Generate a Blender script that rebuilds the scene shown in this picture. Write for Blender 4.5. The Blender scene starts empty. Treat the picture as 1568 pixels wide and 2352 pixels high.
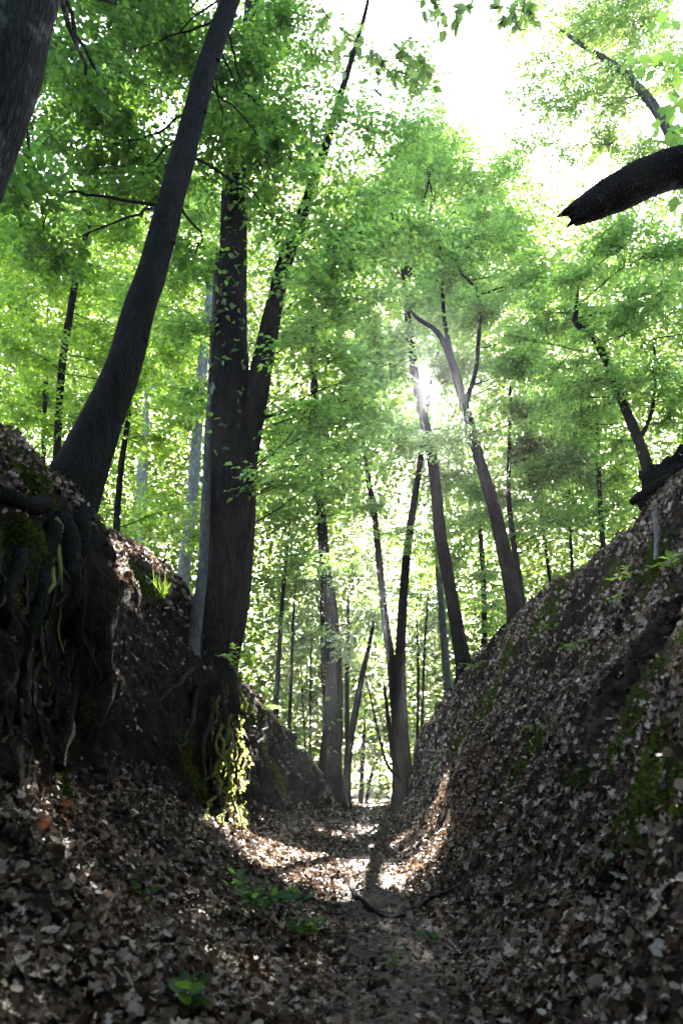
import bpy, math, random
import numpy as np
from mathutils import Vector, Matrix
from mathutils.bvhtree import BVHTree

rng = np.random.default_rng(11)
random.seed(5)
sc = bpy.context.scene
COL = sc.collection

# ------------------------------------------------------------------ camera, sky, sun, exposure
F, CU, CV = 1907.0, 784.0, 1176.0            # focal length and centre in a 1568 x 2352 frame
PITCH = math.atan(654 / F)
YAW = math.atan(66 / F * math.cos(PITCH))
CAM = np.array([0.0, 0.0, 0.9])
FW = np.array([-math.sin(YAW) * math.cos(PITCH), math.cos(YAW) * math.cos(PITCH), math.sin(PITCH)])
RT = np.array([math.cos(YAW), math.sin(YAW), 0.0])
UP = np.cross(RT, FW)

cd = bpy.data.cameras.new("camera")
cam = bpy.data.objects.new("camera", cd)
COL.objects.link(cam)
cam.location = CAM
cam.rotation_euler = (math.pi / 2 + PITCH, 0, YAW)
cd.sensor_fit = 'VERTICAL'
cd.sensor_height = 22.2
cd.lens = 18.0
cd.clip_start = 0.05
cd.clip_end = 2000
cd.dof.use_dof = True
cd.dof.focus_distance = 22
cd.dof.aperture_fstop = 1.9
sc.camera = cam

def ray(u, v):
    d = FW * F + RT * (u - CU) - UP * (v - CV)
    return d / np.linalg.norm(d)

def at(u, v, Y):
    d = ray(u, v)
    return CAM + d * (Y / d[1])

def project(P):
    q = np.asarray(P) - CAM
    dep = q @ FW
    return CU + F * (q @ RT) / dep, CV - F * (q @ UP) / dep, dep

SUN = ray(975, 890)
EL = math.asin(SUN[2])
AZ = math.atan2(SUN[0], SUN[1])

w = bpy.data.worlds.new("World")
sc.world = w
w.use_nodes = True
nt = w.node_tree
nt.nodes.clear()
sky = nt.nodes.new("ShaderNodeTexSky")
sky.sky_type = 'NISHITA'
sky.sun_disc = False
sky.sun_elevation = EL
sky.sun_rotation = AZ
sky.dust_density = 2.5
sky.air_density = 1.0
bg = nt.nodes.new("ShaderNodeBackground")
bg.inputs[1].default_value = 0.05
wo = nt.nodes.new("ShaderNodeOutputWorld")
nt.links.new(sky.outputs[0], bg.inputs[0])
nt.links.new(bg.outputs[0], wo.inputs[0])

ld = bpy.data.lights.new("sun", 'SUN')
ld.energy = 5.0
ld.angle = math.radians(0.5)
ld.color = (1.0, 0.95, 0.86)
lo = bpy.data.objects.new("sun", ld)
COL.objects.link(lo)
lo.rotation_euler = Vector(SUN).to_track_quat('Z', 'Y').to_euler()
lo.location = (5, 30, 60)

vs = sc.view_settings
vs.view_transform = 'Standard'
vs.look = 'None'
vs.gamma = 1
vs.use_curve_mapping = False
vs.exposure = 4.55
cy = sc.cycles
cy.use_denoising = True
cy.max_bounces = 9
cy.diffuse_bounces = 7
cy.transmission_bounces = 5
cy.glossy_bounces = 1
cy.volume_bounces = 0
cy.transparent_max_bounces = 4
cy.sample_clamp_indirect = 6
cy.caustics_reflective = False
cy.caustics_refractive = False
cy.use_adaptive_sampling = True
cy.adaptive_threshold = 0.02

# ------------------------------------------------------------------ materials
def newmat(name):
    m = bpy.data.materials.new(name)
    m.use_nodes = True
    t = m.node_tree
    t.nodes.clear()
    return m, t, t.nodes.new("ShaderNodeOutputMaterial")

def N(t, kind, **kw):
    n = t.nodes.new(kind)
    for k, v in kw.items():
        if k.startswith("i_"):
            n.inputs[k[2:].replace("_", " ")].default_value = v
        else:
            setattr(n, k, v)
    return n

def ramp(t, fac, stops):
    r = t.nodes.new("ShaderNodeValToRGB")
    e = r.color_ramp.elements
    while len(e) < len(stops):
        e.new(0.5)
    for el, (p, c) in zip(e, stops):
        el.position = p
        el.color = (*c, 1)
    t.links.new(fac, r.inputs[0])
    return r

def rand_fac(t):
    g = t.nodes.new("ShaderNodeNewGeometry")
    o = t.nodes.new("ShaderNodeObjectInfo")
    a = t.nodes.new("ShaderNodeMath")
    a.operation = 'ADD'
    t.links.new(g.outputs["Random Per Island"], a.inputs[0])
    t.links.new(o.outputs["Random"], a.inputs[1])
    f = t.nodes.new("ShaderNodeMath")
    f.operation = 'FRACT'
    t.links.new(a.outputs[0], f.inputs[0])
    return f.outputs[0]

def leaf_mat(name, refl, trans, mix=0.66, spread=0.35, gloss=0.05):
    m, t, out = newmat(name)
    fac = rand_fac(t)
    def stops(c):
        lo_ = tuple(x * (1 - spread) for x in c)
        hi = (min(1, c[0] * (1 + 1.5 * spread)), c[1] * (1 + spread * .9), c[2] * (1 - .1 * spread))
        return [(0.0, lo_), (0.55, c), (1.0, hi)]
    r1 = ramp(t, fac, stops(refl))
    r2 = ramp(t, fac, stops(trans))
    d = N(t, "ShaderNodeBsdfDiffuse")
    tr = N(t, "ShaderNodeBsdfTranslucent")
    g = N(t, "ShaderNodeBsdfGlossy")
    g.inputs["Roughness"].default_value = 0.45
    g.inputs["Color"].default_value = (.9, .95, 1, 1)
    t.links.new(r1.outputs[0], d.inputs[0])
    t.links.new(r2.outputs[0], tr.inputs[0])
    mx = N(t, "ShaderNodeMixShader")
    mx.inputs[0].default_value = mix
    t.links.new(d.outputs[0], mx.inputs[1])
    t.links.new(tr.outputs[0], mx.inputs[2])
    mg = N(t, "ShaderNodeMixShader")
    mg.inputs[0].default_value = gloss
    t.links.new(mx.outputs[0], mg.inputs[1])
    t.links.new(g.outputs[0], mg.inputs[2])
    t.links.new(mg.outputs[0], out.inputs[0])
    return m

def litter_mat(name, stops, trans=0.15):
    m, t, out = newmat(name)
    fac = rand_fac(t)
    r1 = ramp(t, fac, stops)
    tc = N(t, "ShaderNodeTexCoord")
    nz = N(t, "ShaderNodeTexNoise", i_Scale=60.0, i_Detail=3.0)
    t.links.new(tc.outputs["Object"], nz.inputs["Vector"])
    mm = N(t, "ShaderNodeMixRGB", blend_type='MULTIPLY')
    mm.inputs[0].default_value = 0.5
    rr = ramp(t, nz.outputs[0], [(0.3, (.45, .42, .4)), (0.65, (1, 1, 1))])
    t.links.new(r1.outputs[0], mm.inputs[1])
    t.links.new(rr.outputs[0], mm.inputs[2])
    p = N(t, "ShaderNodeBsdfPrincipled")
    p.inputs["Roughness"].default_value = 0.55
    p.inputs["Specular IOR Level"].default_value = 0.12
    t.links.new(mm.outputs[0], p.inputs["Base Color"])
    tr = N(t, "ShaderNodeBsdfTranslucent")
    t.links.new(mm.outputs[0], tr.inputs[0])
    mx = N(t, "ShaderNodeMixShader")
    mx.inputs[0].default_value = trans
    t.links.new(p.outputs[0], mx.inputs[1])
    t.links.new(tr.outputs[0], mx.inputs[2])
    t.links.new(mx.outputs[0], out.inputs[0])
    return m

def bark_mat(name, dark, light, scale=9.0, stretch=0.22, lichen=None, moss=None, bump=0.9):
    m, t, out = newmat(name)
    tc = N(t, "ShaderNodeTexCoord")
    mp = N(t, "ShaderNodeMapping")
    mp.inputs["Scale"].default_value = (1, 1, stretch)
    t.links.new(tc.outputs["Object"], mp.inputs["Vector"])
    n1 = N(t, "ShaderNodeTexNoise", i_Scale=scale, i_Detail=7.0, i_Roughness=0.65)
    n1.inputs["Distortion"].default_value = 0.6
    t.links.new(mp.outputs[0], n1.inputs["Vector"])
    v1 = N(t, "ShaderNodeTexVoronoi", i_Scale=scale * 2.2)
    v1.feature = 'DISTANCE_TO_EDGE'
    t.links.new(mp.outputs[0], v1.inputs["Vector"])
    mu = N(t, "ShaderNodeMath", operation='MULTIPLY_ADD')
    t.links.new(v1.outputs[0], mu.inputs[0])
    mu.inputs[1].default_value = 0.9
    t.links.new(n1.outputs[0], mu.inputs[2])
    r = ramp(t, mu.outputs[0], [(0.35, dark), (0.62, tuple((a + b) / 2 for a, b in zip(dark, light))), (0.95, light)])
    col = r.outputs[0]
    for extra, sc_, thr in ((lichen, 3.2, .55), (moss, 2.4, .5)):
        if extra:
            n2 = N(t, "ShaderNodeTexNoise", i_Scale=sc_, i_Detail=5.0, i_Roughness=0.7)
            t.links.new(tc.outputs["Object"], n2.inputs["Vector"])
            r2 = ramp(t, n2.outputs[0], [(thr - .03, (0, 0, 0)), (thr + .08, (1, 1, 1))])
            mx = N(t, "ShaderNodeMixRGB")
            mx.inputs[2].default_value = (*extra, 1)
            t.links.new(r2.outputs[0], mx.inputs[0])
            t.links.new(col, mx.inputs[1])
            col = mx.outputs[0]
    b = N(t, "ShaderNodeBump")
    b.inputs["Strength"].default_value = bump
    b.inputs["Distance"].default_value = 0.03
    t.links.new(mu.outputs[0], b.inputs["Height"])
    p = N(t, "ShaderNodeBsdfPrincipled")
    p.inputs["Roughness"].default_value = 0.9
    p.inputs["Specular IOR Level"].default_value = 0.02
    t.links.new(col, p.inputs["Base Color"])
    t.links.new(b.outputs[0], p.inputs["Normal"])
    t.links.new(p.outputs[0], out.inputs[0])
    return m

def ground_mat():
    m, t, out = newmat("forest_soil")
    tc = N(t, "ShaderNodeTexCoord")
    v = N(t, "ShaderNodeTexVoronoi", i_Scale=17.0)
    t.links.new(tc.outputs["Object"], v.inputs["Vector"])
    sep = N(t, "ShaderNodeSeparateColor")
    t.links.new(v.outputs["Color"], sep.inputs[0])
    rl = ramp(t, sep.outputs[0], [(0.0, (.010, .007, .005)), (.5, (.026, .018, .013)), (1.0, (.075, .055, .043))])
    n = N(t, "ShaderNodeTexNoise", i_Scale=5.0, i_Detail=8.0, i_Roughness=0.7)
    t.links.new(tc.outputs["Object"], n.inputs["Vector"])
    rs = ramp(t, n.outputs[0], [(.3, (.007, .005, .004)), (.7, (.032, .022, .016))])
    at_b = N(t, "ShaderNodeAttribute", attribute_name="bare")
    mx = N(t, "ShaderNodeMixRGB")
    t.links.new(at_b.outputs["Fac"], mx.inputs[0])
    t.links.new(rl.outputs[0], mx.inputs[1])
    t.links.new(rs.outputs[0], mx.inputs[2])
    at_m = N(t, "ShaderNodeAttribute", attribute_name="moss")
    rm = ramp(t, n.outputs[0], [(.35, (.020, .022, .009)), (.7, (.045, .062, .014))])
    mm = N(t, "ShaderNodeMixRGB")
    t.links.new(at_m.outputs["Fac"], mm.inputs[0])
    t.links.new(mx.outputs[0], mm.inputs[1])
    t.links.new(rm.outputs[0], mm.inputs[2])
    n2 = N(t, "ShaderNodeTexNoise", i_Scale=38.0, i_Detail=5.0, i_Roughness=0.7)
    t.links.new(tc.outputs["Object"], n2.inputs["Vector"])
    v3 = N(t, "ShaderNodeTexVoronoi", i_Scale=11.0)
    n4 = N(t, "ShaderNodeTexNoise", i_Scale=9.0, i_Detail=3.0)
    t.links.new(tc.outputs["Object"], n4.inputs["Vector"])
    wv = N(t, "ShaderNodeMixRGB", blend_type='ADD')
    wv.inputs[0].default_value = .12
    t.links.new(tc.outputs["Object"], wv.inputs[1])
    t.links.new(n4.outputs["Color"], wv.inputs[2])
    t.links.new(wv.outputs[0], v3.inputs["Vector"])
    hh_ = N(t, "ShaderNodeMath", operation='MULTIPLY_ADD')
    hh_.inputs[1].default_value = -1.1
    t.links.new(v3.outputs["Distance"], hh_.inputs[0])
    t.links.new(n2.outputs[0], hh_.inputs[2])
    b = N(t, "ShaderNodeBump")
    b.inputs["Strength"].default_value = 1.0
    b.inputs["Distance"].default_value = 0.055
    t.links.new(hh_.outputs[0], b.inputs["Height"])
    p = N(t, "ShaderNodeBsdfPrincipled")
    p.inputs["Roughness"].default_value = 0.95
    p.inputs["Specular IOR Level"].default_value = 0.03
    t.links.new(mm.outputs[0], p.inputs["Base Color"])
    t.links.new(b.outputs[0], p.inputs["Normal"])
    t.links.new(p.outputs[0], out.inputs[0])
    return m

def path_mat():
    m, t, out = newmat("trodden_earth")
    tc = N(t, "ShaderNodeTexCoord")
    v = N(t, "ShaderNodeTexVoronoi", i_Scale=34.0)
    t.links.new(tc.outputs["Object"], v.inputs["Vector"])
    sep = N(t, "ShaderNodeSeparateColor")
    t.links.new(v.outputs["Color"], sep.inputs[0])
    r1 = ramp(t, sep.outputs[0], [(0, (.022, .012, .007)), (.6, (.065, .036, .020)), (1, (.14, .085, .052))])
    n = N(t, "ShaderNodeTexNoise", i_Scale=2.3, i_Detail=8.0, i_Roughness=0.7)
    t.links.new(tc.outputs["Object"], n.inputs["Vector"])
    r2 = ramp(t, n.outputs[0], [(.35, (.55, .5, .5)), (.65, (1, 1, 1))])
    mm = N(t, "ShaderNodeMixRGB", blend_type='MULTIPLY')
    mm.inputs[0].default_value = 1
    t.links.new(r1.outputs[0], mm.inputs[1])
    t.links.new(r2.outputs[0], mm.inputs[2])
    b = N(t, "ShaderNodeBump")
    b.inputs["Strength"].default_value = 0.9
    b.inputs["Distance"].default_value = 0.02
    t.links.new(v.outputs["Distance"], b.inputs["Height"])
    p = N(t, "ShaderNodeBsdfPrincipled")
    p.inputs["Roughness"].default_value = 0.9
    t.links.new(mm.outputs[0], p.inputs["Base Color"])
    t.links.new(b.outputs[0], p.inputs["Normal"])
    t.links.new(p.outputs[0], out.inputs[0])
    return m

M = dict(
    leaf=leaf_mat("leaf_green", (.045, .105, .022), (.30, .54, .10), spread=.45),
    leaf_dark=leaf_mat("leaf_deep_green", (.036, .092, .018), (.17, .35, .04), spread=.5),
    leaf_yel=leaf_mat("leaf_yellow_green", (.060, .115, .016), (.36, .60, .05), spread=.45),
    leaf_far=leaf_mat("leaf_far_green", (.050, .11, .024), (.22, .39, .075), spread=.45),
    leaf_wood=leaf_mat("leaf_sunlit_wood", (.042, .095, .018), (.15, .25, .04), spread=.6),
    leaf_washed=leaf_mat("leaf_washed_green", (.065, .12, .03), (.34, .52, .12)),  # overexposed, veiled look put into a paler leaf colour
    moss_lit=leaf_mat("moss_frond", (.09, .11, .02), (.36, .40, .09), gloss=0),
    herb=leaf_mat("herb_leaf", (.06, .12, .045), (.10, .20, .035), gloss=.012),
    fern=leaf_mat("fern_leaf", (.06, .12, .02), (.25, .42, .04)),
    moss=leaf_mat("moss_tuft", (.055, .082, .014), (.10, .14, .018), mix=.25, gloss=.0),
    litter=litter_mat("dead_leaf", [(0, (.022, .011, .006)), (.3, (.074, .041, .022)), (.5, (.14, .085, .052)), (.76, (.275, .19, .135)), (1, (.47, .365, .285))]),
    litter_path=litter_mat("trodden_leaf", [(0, (.06, .034, .022)), (.4, (.14, .085, .055)), (.8, (.22, .15, .11)), (1, (.32, .25, .2))]),
    litter_red=litter_mat("rusty_leaf", [(0, (.22, .05, .015)), (.6, (.34, .10, .03)), (1, (.42, .2, .1))]),
    bark=bark_mat("bark_brown", (.005, .004, .0035), (.026, .020, .017)),
    bark_dark=bark_mat("bark_dark", (.005, .0045, .0045), (.022, .019, .018), scale=14, moss=(.009, .010, .006)),
    bark_grey=bark_mat("bark_grey", (.03, .028, .026), (.11, .105, .095), scale=7, stretch=.35, bump=.5),
    bark_pale=bark_mat("bark_pale", (.10, .095, .085), (.33, .32, .29), scale=6, stretch=.4, bump=.4),
    bark_lichen=bark_mat("bark_lichen", (.009, .0085, .008), (.040, .038, .036), scale=11, lichen=(.085, .085, .082)),
    bark_dead=bark_mat("bark_dead", (.003, .003, .0035), (.014, .013, .013), scale=12, stretch=1.0),
    root=bark_mat("root_bark", (.014, .011, .008), (.06, .045, .033), scale=14),
    root_moss=bark_mat("root_mossy", (.06, .06, .02), (.25, .24, .10), scale=16, moss=(.14, .17, .04)),
    stick=bark_mat("stick_bark", (.03, .024, .02), (.15, .12, .10), scale=18),
    stick_pale=bark_mat("stick_weathered", (.10, .09, .08), (.32, .29, .26), scale=18),
    wood=bark_mat("broken_wood", (.05, .035, .025), (.16, .12, .085), scale=20, stretch=.1),
    soil=ground_mat(), path=path_mat(),
)

# ------------------------------------------------------------------ mesh helpers
def mesh_from(name, verts, faces_list, mat, smooth=False):
    """faces_list: arrays of shape (n,3) or (n,4)"""
    me = bpy.data.meshes.new(name)
    verts = np.ascontiguousarray(verts, dtype=np.float32)
    me.vertices.add(len(verts))
    me.vertices.foreach_set("co", verts.ravel())
    loops = np.concatenate([f.ravel() for f in faces_list]).astype(np.int32)
    tot = np.concatenate([np.full(len(f), f.shape[1], np.int32) for f in faces_list])
    start = np.concatenate([[0], np.cumsum(tot)[:-1]]).astype(np.int32)
    me.loops.add(len(loops))
    me.loops.foreach_set("vertex_index", loops)
    me.polygons.add(len(tot))
    me.polygons.foreach_set("loop_start", start)
    me.polygons.foreach_set("loop_total", tot)
    if smooth:
        me.polygons.foreach_set("use_smooth", np.ones(len(tot), bool))
    me.materials.append(mat)
    me.update(calc_edges=True)
    me.validate()
    return me

def link(name, me, parent=None, label=None, cat=None, group=None, kind=None, loc=None):
    o = bpy.data.objects.new(name, me)
    COL.objects.link(o)
    if parent is not None:
        o.parent = parent
    if loc is not None:
        o.location = loc
    for k, v in (("label", label), ("category", cat), ("group", group), ("kind", kind)):
        if v:
            o[k] = v
    return o

def empty(name, loc, label, cat, group=None):
    o = link(name, None, None, label, cat, group, loc=loc)
    o.empty_display_size = 0.2
    return o

def norm(a):
    return a / np.maximum(np.linalg.norm(a, axis=-1, keepdims=True), 1e-9)

_H = rng.random(4096)
def vnoise(p, seed=0):
    p = np.asarray(p, float)
    i = np.floor(p).astype(np.int64)
    f = p - i
    f = f * f * (3 - 2 * f)
    def h(dx, dy, dz):
        k = (i[:, 0] + dx) * 73856093 ^ (i[:, 1] + dy) * 19349663 ^ (i[:, 2] + dz) * 83492791 ^ (seed * 2654435)
        return _H[k & 4095]
    r = 0
    for dx in (0, 1):
        for dy in (0, 1):
            for dz in (0, 1):
                wgt = (f[:, 0] if dx else 1 - f[:, 0]) * (f[:, 1] if dy else 1 - f[:, 1]) * (f[:, 2] if dz else 1 - f[:, 2])
                r = r + wgt * h(dx, dy, dz)
    return r

def fbm(p, seed=0, oct=3):
    a, s, r = 0.5, 1.0, 0
    for k in range(oct):
        r = r + a * (vnoise(np.asarray(p) * s, seed + k) - .5)
        a *= .5
        s *= 2.03
    return r

def smooth_path(pts, n):
    """Catmull-Rom through pts (rows may carry extra columns)"""
    P = np.asarray(pts, float)
    if len(P) == 2:
        t = np.linspace(0, 1, n)[:, None]
        return P[0] * (1 - t) + P[1] * t
    seg = np.linalg.norm(np.diff(P[:, :3], axis=0), axis=1)
    s = np.concatenate([[0], np.cumsum(seg)])
    q = np.linspace(0, s[-1], n)
    E = np.vstack([2 * P[0] - P[1], P, 2 * P[-1] - P[-2]])
    k = np.clip(np.searchsorted(s, q, side='right') - 1, 0, len(P) - 2)
    t = ((q - s[k]) / np.maximum(seg[k], 1e-9))[:, None]
    p0, p1, p2, p3 = E[k], E[k + 1], E[k + 2], E[k + 3]
    return .5 * (2 * p1 + (p2 - p0) * t + (2 * p0 - 5 * p1 + 4 * p2 - p3) * t ** 2 + (3 * p1 - p0 - 3 * p2 + p3) * t ** 3)

def tube(P, R, sides=10, rough=0.0, seed=0, flare=None, cap=True, nscale=3.0):
    """P (k,3) centre line, R (k,) radii -> verts, quads (tris for the caps returned as quads)"""
    P = np.asarray(P, float)
    R = np.asarray(R, float)
    T = norm(np.gradient(P, axis=0))
    ref = np.array([1.0, 0.0, 0.0]) if abs(T[0, 0]) < .8 else np.array([0, 1.0, 0])
    A = norm(ref - (T @ ref)[:, None] * T)
    B = np.cross(T, A)
    th = np.linspace(0, 2 * np.pi, sides, endpoint=False)
    rad = np.repeat(R[:, None], sides, 1)
    if flare is not None:
        amp, hgt, lobes, ph = flare
        s = np.concatenate([[0], np.cumsum(np.linalg.norm(np.diff(P, axis=0), axis=1))])
        rad = rad * (1 + amp * np.exp(-s / hgt)[:, None] * (.55 + .45 * np.cos(lobes * th + ph))[None])
    V = P[:, None] + A[:, None] * (np.cos(th)[None, :, None] * rad[..., None]) + B[:, None] * (np.sin(th)[None, :, None] * rad[..., None])
    if rough > 0:
        flat = V.reshape(-1, 3)
        d = fbm(flat * np.array([nscale, nscale, nscale * .35]) / max(R.max(), .05) * .35, seed, 3).reshape(V.shape[:2])
        C = V - P[:, None]
        V = P[:, None] + C * (1 + 2 * rough * d[..., None])
    k = len(P)
    i = np.arange(k - 1)[:, None] * sides
    j = np.arange(sides)[None]
    jn = (j + 1) % sides
    Q = np.stack([i + j, i + jn, i + sides + jn, i + sides + j], -1).reshape(-1, 4)
    return V.reshape(-1, 3), Q

class Bag:
    def __init__(self):
        self.v, self.f, self.n = [], {}, 0
    def add(self, v, f):
        self.f.setdefault(f.shape[1], []).append(f + self.n)
        self.v.append(v)
        self.n += len(v)
    def mesh(self, name, mat, smooth=False, origin=(0, 0, 0)):
        return mesh_from(name, np.concatenate(self.v) - np.asarray(origin), [np.concatenate(x) for x in self.f.values()], mat, smooth)

KITE = (np.array([(0, 0, 0), (.32, .42, .06), (0, 1, -.05), (-.32, .42, .06)], float),
        np.array([(0, 1, 2), (0, 2, 3)]))
OVATE = (np.array([(0, 0, 0), (.27, .24, .05), (.28, .58, .06), (0, 1, -.08), (-.28, .58, .06), (-.27, .24, .05)], float),
         np.array([(0, 1, 2, 3), (0, 3, 4, 5)]))
CURLED = (np.array([(0, 0, .05), (.26, .28, .16), (.24, .68, .20), (0, 1, .12), (-.24, .68, .02), (-.27, .28, -.02)], float),
          np.array([(0, 1, 2, 3), (0, 3, 4, 5)]))

def lobed(seed, lobes=3, curl=.2):
    r = np.random.default_rng(seed)
    ys = np.linspace(0.06, 1, lobes * 2 + 2)
    mid = [(0, 0, 0)]
    L, Rr = [], []
    for k, y in enumerate(ys[:-1]):
        wd = (.34 if k % 2 else .15) * (1 - .5 * abs(y - .55)) * r.uniform(.85, 1.15)
        z = curl * (abs(wd) * 1.4) + .25 * curl * math.sin(3 * y + seed)
        L.append((-wd, y + (.05 if k % 2 else 0), z * r.uniform(.3, 1.3)))
        Rr.append((wd, y + (.05 if k % 2 else 0), z * r.uniform(.3, 1.3)))
    C = [(0, y, .12 * curl * math.sin(2.5 * y)) for y in ys]
    v = [(0, 0, 0)] + L + Rr + C
    nl = len(L)
    c0 = 1 + 2 * nl
    tri = [(0, c0, 1), (0, 1 + nl, c0)]
    for k in range(nl):
        b = 1 + k + 1 if k + 1 < nl else None
        if b is not None:
            tri += [(1 + k, c0 + k, c0 + k + 1), (1 + k, c0 + k + 1, 2 + k)]
            tri += [(1 + nl + k, c0 + k + 1, c0 + k), (1 + nl + k, 2 + nl + k, c0 + k + 1)]
        else:
            tri += [(1 + k, c0 + k, c0 + k + 1), (1 + nl + k, c0 + k + 1, c0 + k)]
    return np.array(v, float), np.array(tri)

def frames(axis, nrm):
    a = norm(axis)
    n = norm(nrm - (np.sum(nrm * a, -1, keepdims=True)) * a)
    s = np.cross(a, n)
    return np.stack([s, a, n], 1)            # rows: local x, y, z in world

def place(template, pos, Rm, size):
    tv, tf = template
    V = pos[:, None] + size[:, None, None] * np.einsum('vk,nkj->nvj', tv, Rm)
    Fc = tf[None] + (np.arange(len(pos)) * len(tv))[:, None, None]
    return V.reshape(-1, 3), Fc.reshape(-1, tf.shape[1])

def leaf_objects(name, me, parent, pos, Rm, size, origin):
    for p, r, s in zip(pos, Rm, size):
        o = bpy.data.objects.new(name, me)
        COL.objects.link(o)
        o.parent = parent
        X = Matrix.Identity(4)
        for c in range(3):
            for k in range(3):
                X[k][c] = r[c][k] * s
        q = p - origin
        X[0][3], X[1][3], X[2][3] = q
        o.matrix_local = X

# ------------------------------------------------------------------ the ground: a sunken lane between two steep earth banks
KY = np.array([-12, 0, 4, 6, 8, 10, 12, 14, 16, 18, 20, 22, 24, 27, 31, 36, 45])
ROWS_L = np.array([  # foot x, foot z, cut-top x, cut-top z, crest x, crest z
    (1.9, .8, 2.4, 2.4, 3.0, 3.6), (1.9, .8, 2.4, 2.4, 3.0, 3.6), (1.95, .85, 2.35, 2.5, 2.9, 3.4), (2.15, .95, 2.5, 2.75, 3.0, 3.65),
    (2.2, .95, 2.75, 2.6, 3.25, 3.75), (2.05, .8, 2.6, 2.6, 3.35, 4.05), (1.95, .66, 2.25, 2.35, 2.95, 4.15), (1.75, .6, 2.2, 2.2, 2.9, 3.7),
    (1.55, .6, 2.0, 2.0, 2.4, 2.95), (1.4, .6, 1.7, 1.7, 2.1, 2.5), (1.2, .6, 1.45, 1.6, 1.75, 2.15), (1.15, .65, 1.45, 1.5, 1.8, 2.0),
    (1.05, .65, 1.35, 1.3, 1.7, 1.75), (1.1, .7, 1.4, 1.1, 1.8, 1.35), (1.2, .75, 1.6, .95, 2.2, 1.1), (1.5, .8, 2, .9, 3, 1.0), (1.5, .8, 2, .95, 3, 1.1)])
ROWS_R = np.array([
    (1.3, 1.05, 2.2, 2.55, 3.0, 4.0), (1.3, 1.05, 2.2, 2.55, 3.0, 4.0), (1.3, 1.05, 2.15, 2.5, 2.95, 3.9), (1.35, 1.05, 2.25, 2.55, 3.1, 4.0),
    (1.35, 1.05, 2.35, 2.65, 3.3, 4.15), (1.35, 1.05, 2.4, 2.7, 3.5, 4.25), (1.35, 1.05, 2.35, 2.7, 3.35, 4.3), (1.3, 1.05, 2.25, 2.65, 3.3, 4.4),
    (1.25, 1.0, 2.1, 2.6, 3.1, 4.45), (1.15, 1.0, 1.9, 2.5, 2.8, 4.25), (1.05, .95, 1.6, 2.2, 2.25, 3.75), (.95, .9, 1.35, 1.9, 1.8, 3.2),
    (.9, .85, 1.15, 1.7, 1.45, 2.6), (.95, .8, 1.25, 1.35, 1.6, 1.9), (1.1, .75, 1.6, 1.0, 2.2, 1.25), (1.5, .8, 2, .9, 3, 1.0), (1.5, .8, 2, .95, 3, 1.1)])
def floor_z(y):
    return np.interp(y, [-20, 2, 8, 14, 20, 26, 31, 36, 60, 160], [.0, 0, .02, .12, .32, .55, .66, .60, 1.4, 4.5])
def lane_x(y):
    return .05 * np.sin(y * .35) + np.interp(y, [0, 10, 30], [.12, .05, 0])

def side_profile(rows, y, sgn, m):
    c = [np.interp(y, KY, rows[:, k]) for k in range(6)]
    fz = floor_z(y)
    hw = .45
    ctrl = np.array([(0, fz - .02), (hw, fz), (hw + (c[0] - hw) * .55, fz + (c[1] - fz) * .38), (c[0], c[1]),
                     (c[0] + (c[2] - c[0]) * .5, c[1] + (c[3] - c[1]) * .52), (c[2], c[3]), (c[2] + (c[4] - c[2]) * .45, c[3] + (c[5] - c[3]) * .62),
                     (c[4], c[5]), (c[4] + .5, c[5] + .14), (c[4] + 1.6, c[5] + .3)])
    P = smooth_path(np.column_stack([ctrl, np.zeros(len(ctrl))]), m)[:, :2]
    far = np.array([3.0, 5, 9, 16, 30, 60, 150])
    base = P[-1]
    hz = base[1] + np.minimum(far, 14) * .05
    Q = np.column_stack([base[0] + far, hz])
    if y > 34:
        pass
    A = np.vstack([P, Q])
    return np.column_stack([lane_x(y) + sgn * A[:, 0], A[:, 1]])

ys = np.concatenate([np.arange(-12, 1, .5), np.arange(1, 14, .085), np.arange(14, 33, .16), [34, 36, 39, 43, 48, 55, 65, 80, 105, 150]])
MS = 84
rows = []
for y in ys:
    Lp = side_profile(ROWS_L, y, -1, MS)[::-1]
    Rp = side_profile(ROWS_R, y, 1, MS)
    pr = np.vstack([Lp, Rp[1:]])
    rows.append(np.column_stack([pr[:, 0], np.full(len(pr), y), pr[:, 1]]))
G = np.array(rows)
ny, nx = G.shape[:2]
ti = np.gradient(G, axis=1)
tj = np.gradient(G, axis=0)
nr = norm(np.cross(ti, tj))
flat = G.reshape(-1, 3)
near = (np.clip(1 - (np.abs(flat[:, 0]) - 5) / 6, 0, 1) * np.clip(1 - (flat[:, 1] - 30) / 8, 0, 1))
bankness = np.clip((flat[:, 2] - floor_z(flat[:, 1]) - .1) / .8, 0, 1) * near
stp = np.clip((.55 - np.abs(nr.reshape(-1, 3)[:, 2])) / .25, 0, 1) * (flat[:, 0] < 0)
disp = (fbm(flat * 1.3, 3, 3) * .38 + fbm(flat * 4.5, 9, 3) * .20 + np.abs(fbm(flat * np.array([5, 5, 2.2]), 14, 3)) * stp * .42) * (.25 + .75 * bankness) * near * np.where(flat[:, 0] > 0, .62, 1.0)
# downslope gullies
gul = fbm(np.column_stack([flat[:, 1] * 1.6, flat[:, 2] * .35, flat[:, 0] * .2]), 21, 2) * .22 * bankness
flat2 = flat + nr.reshape(-1, 3) * (disp + gul)[:, None]
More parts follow.
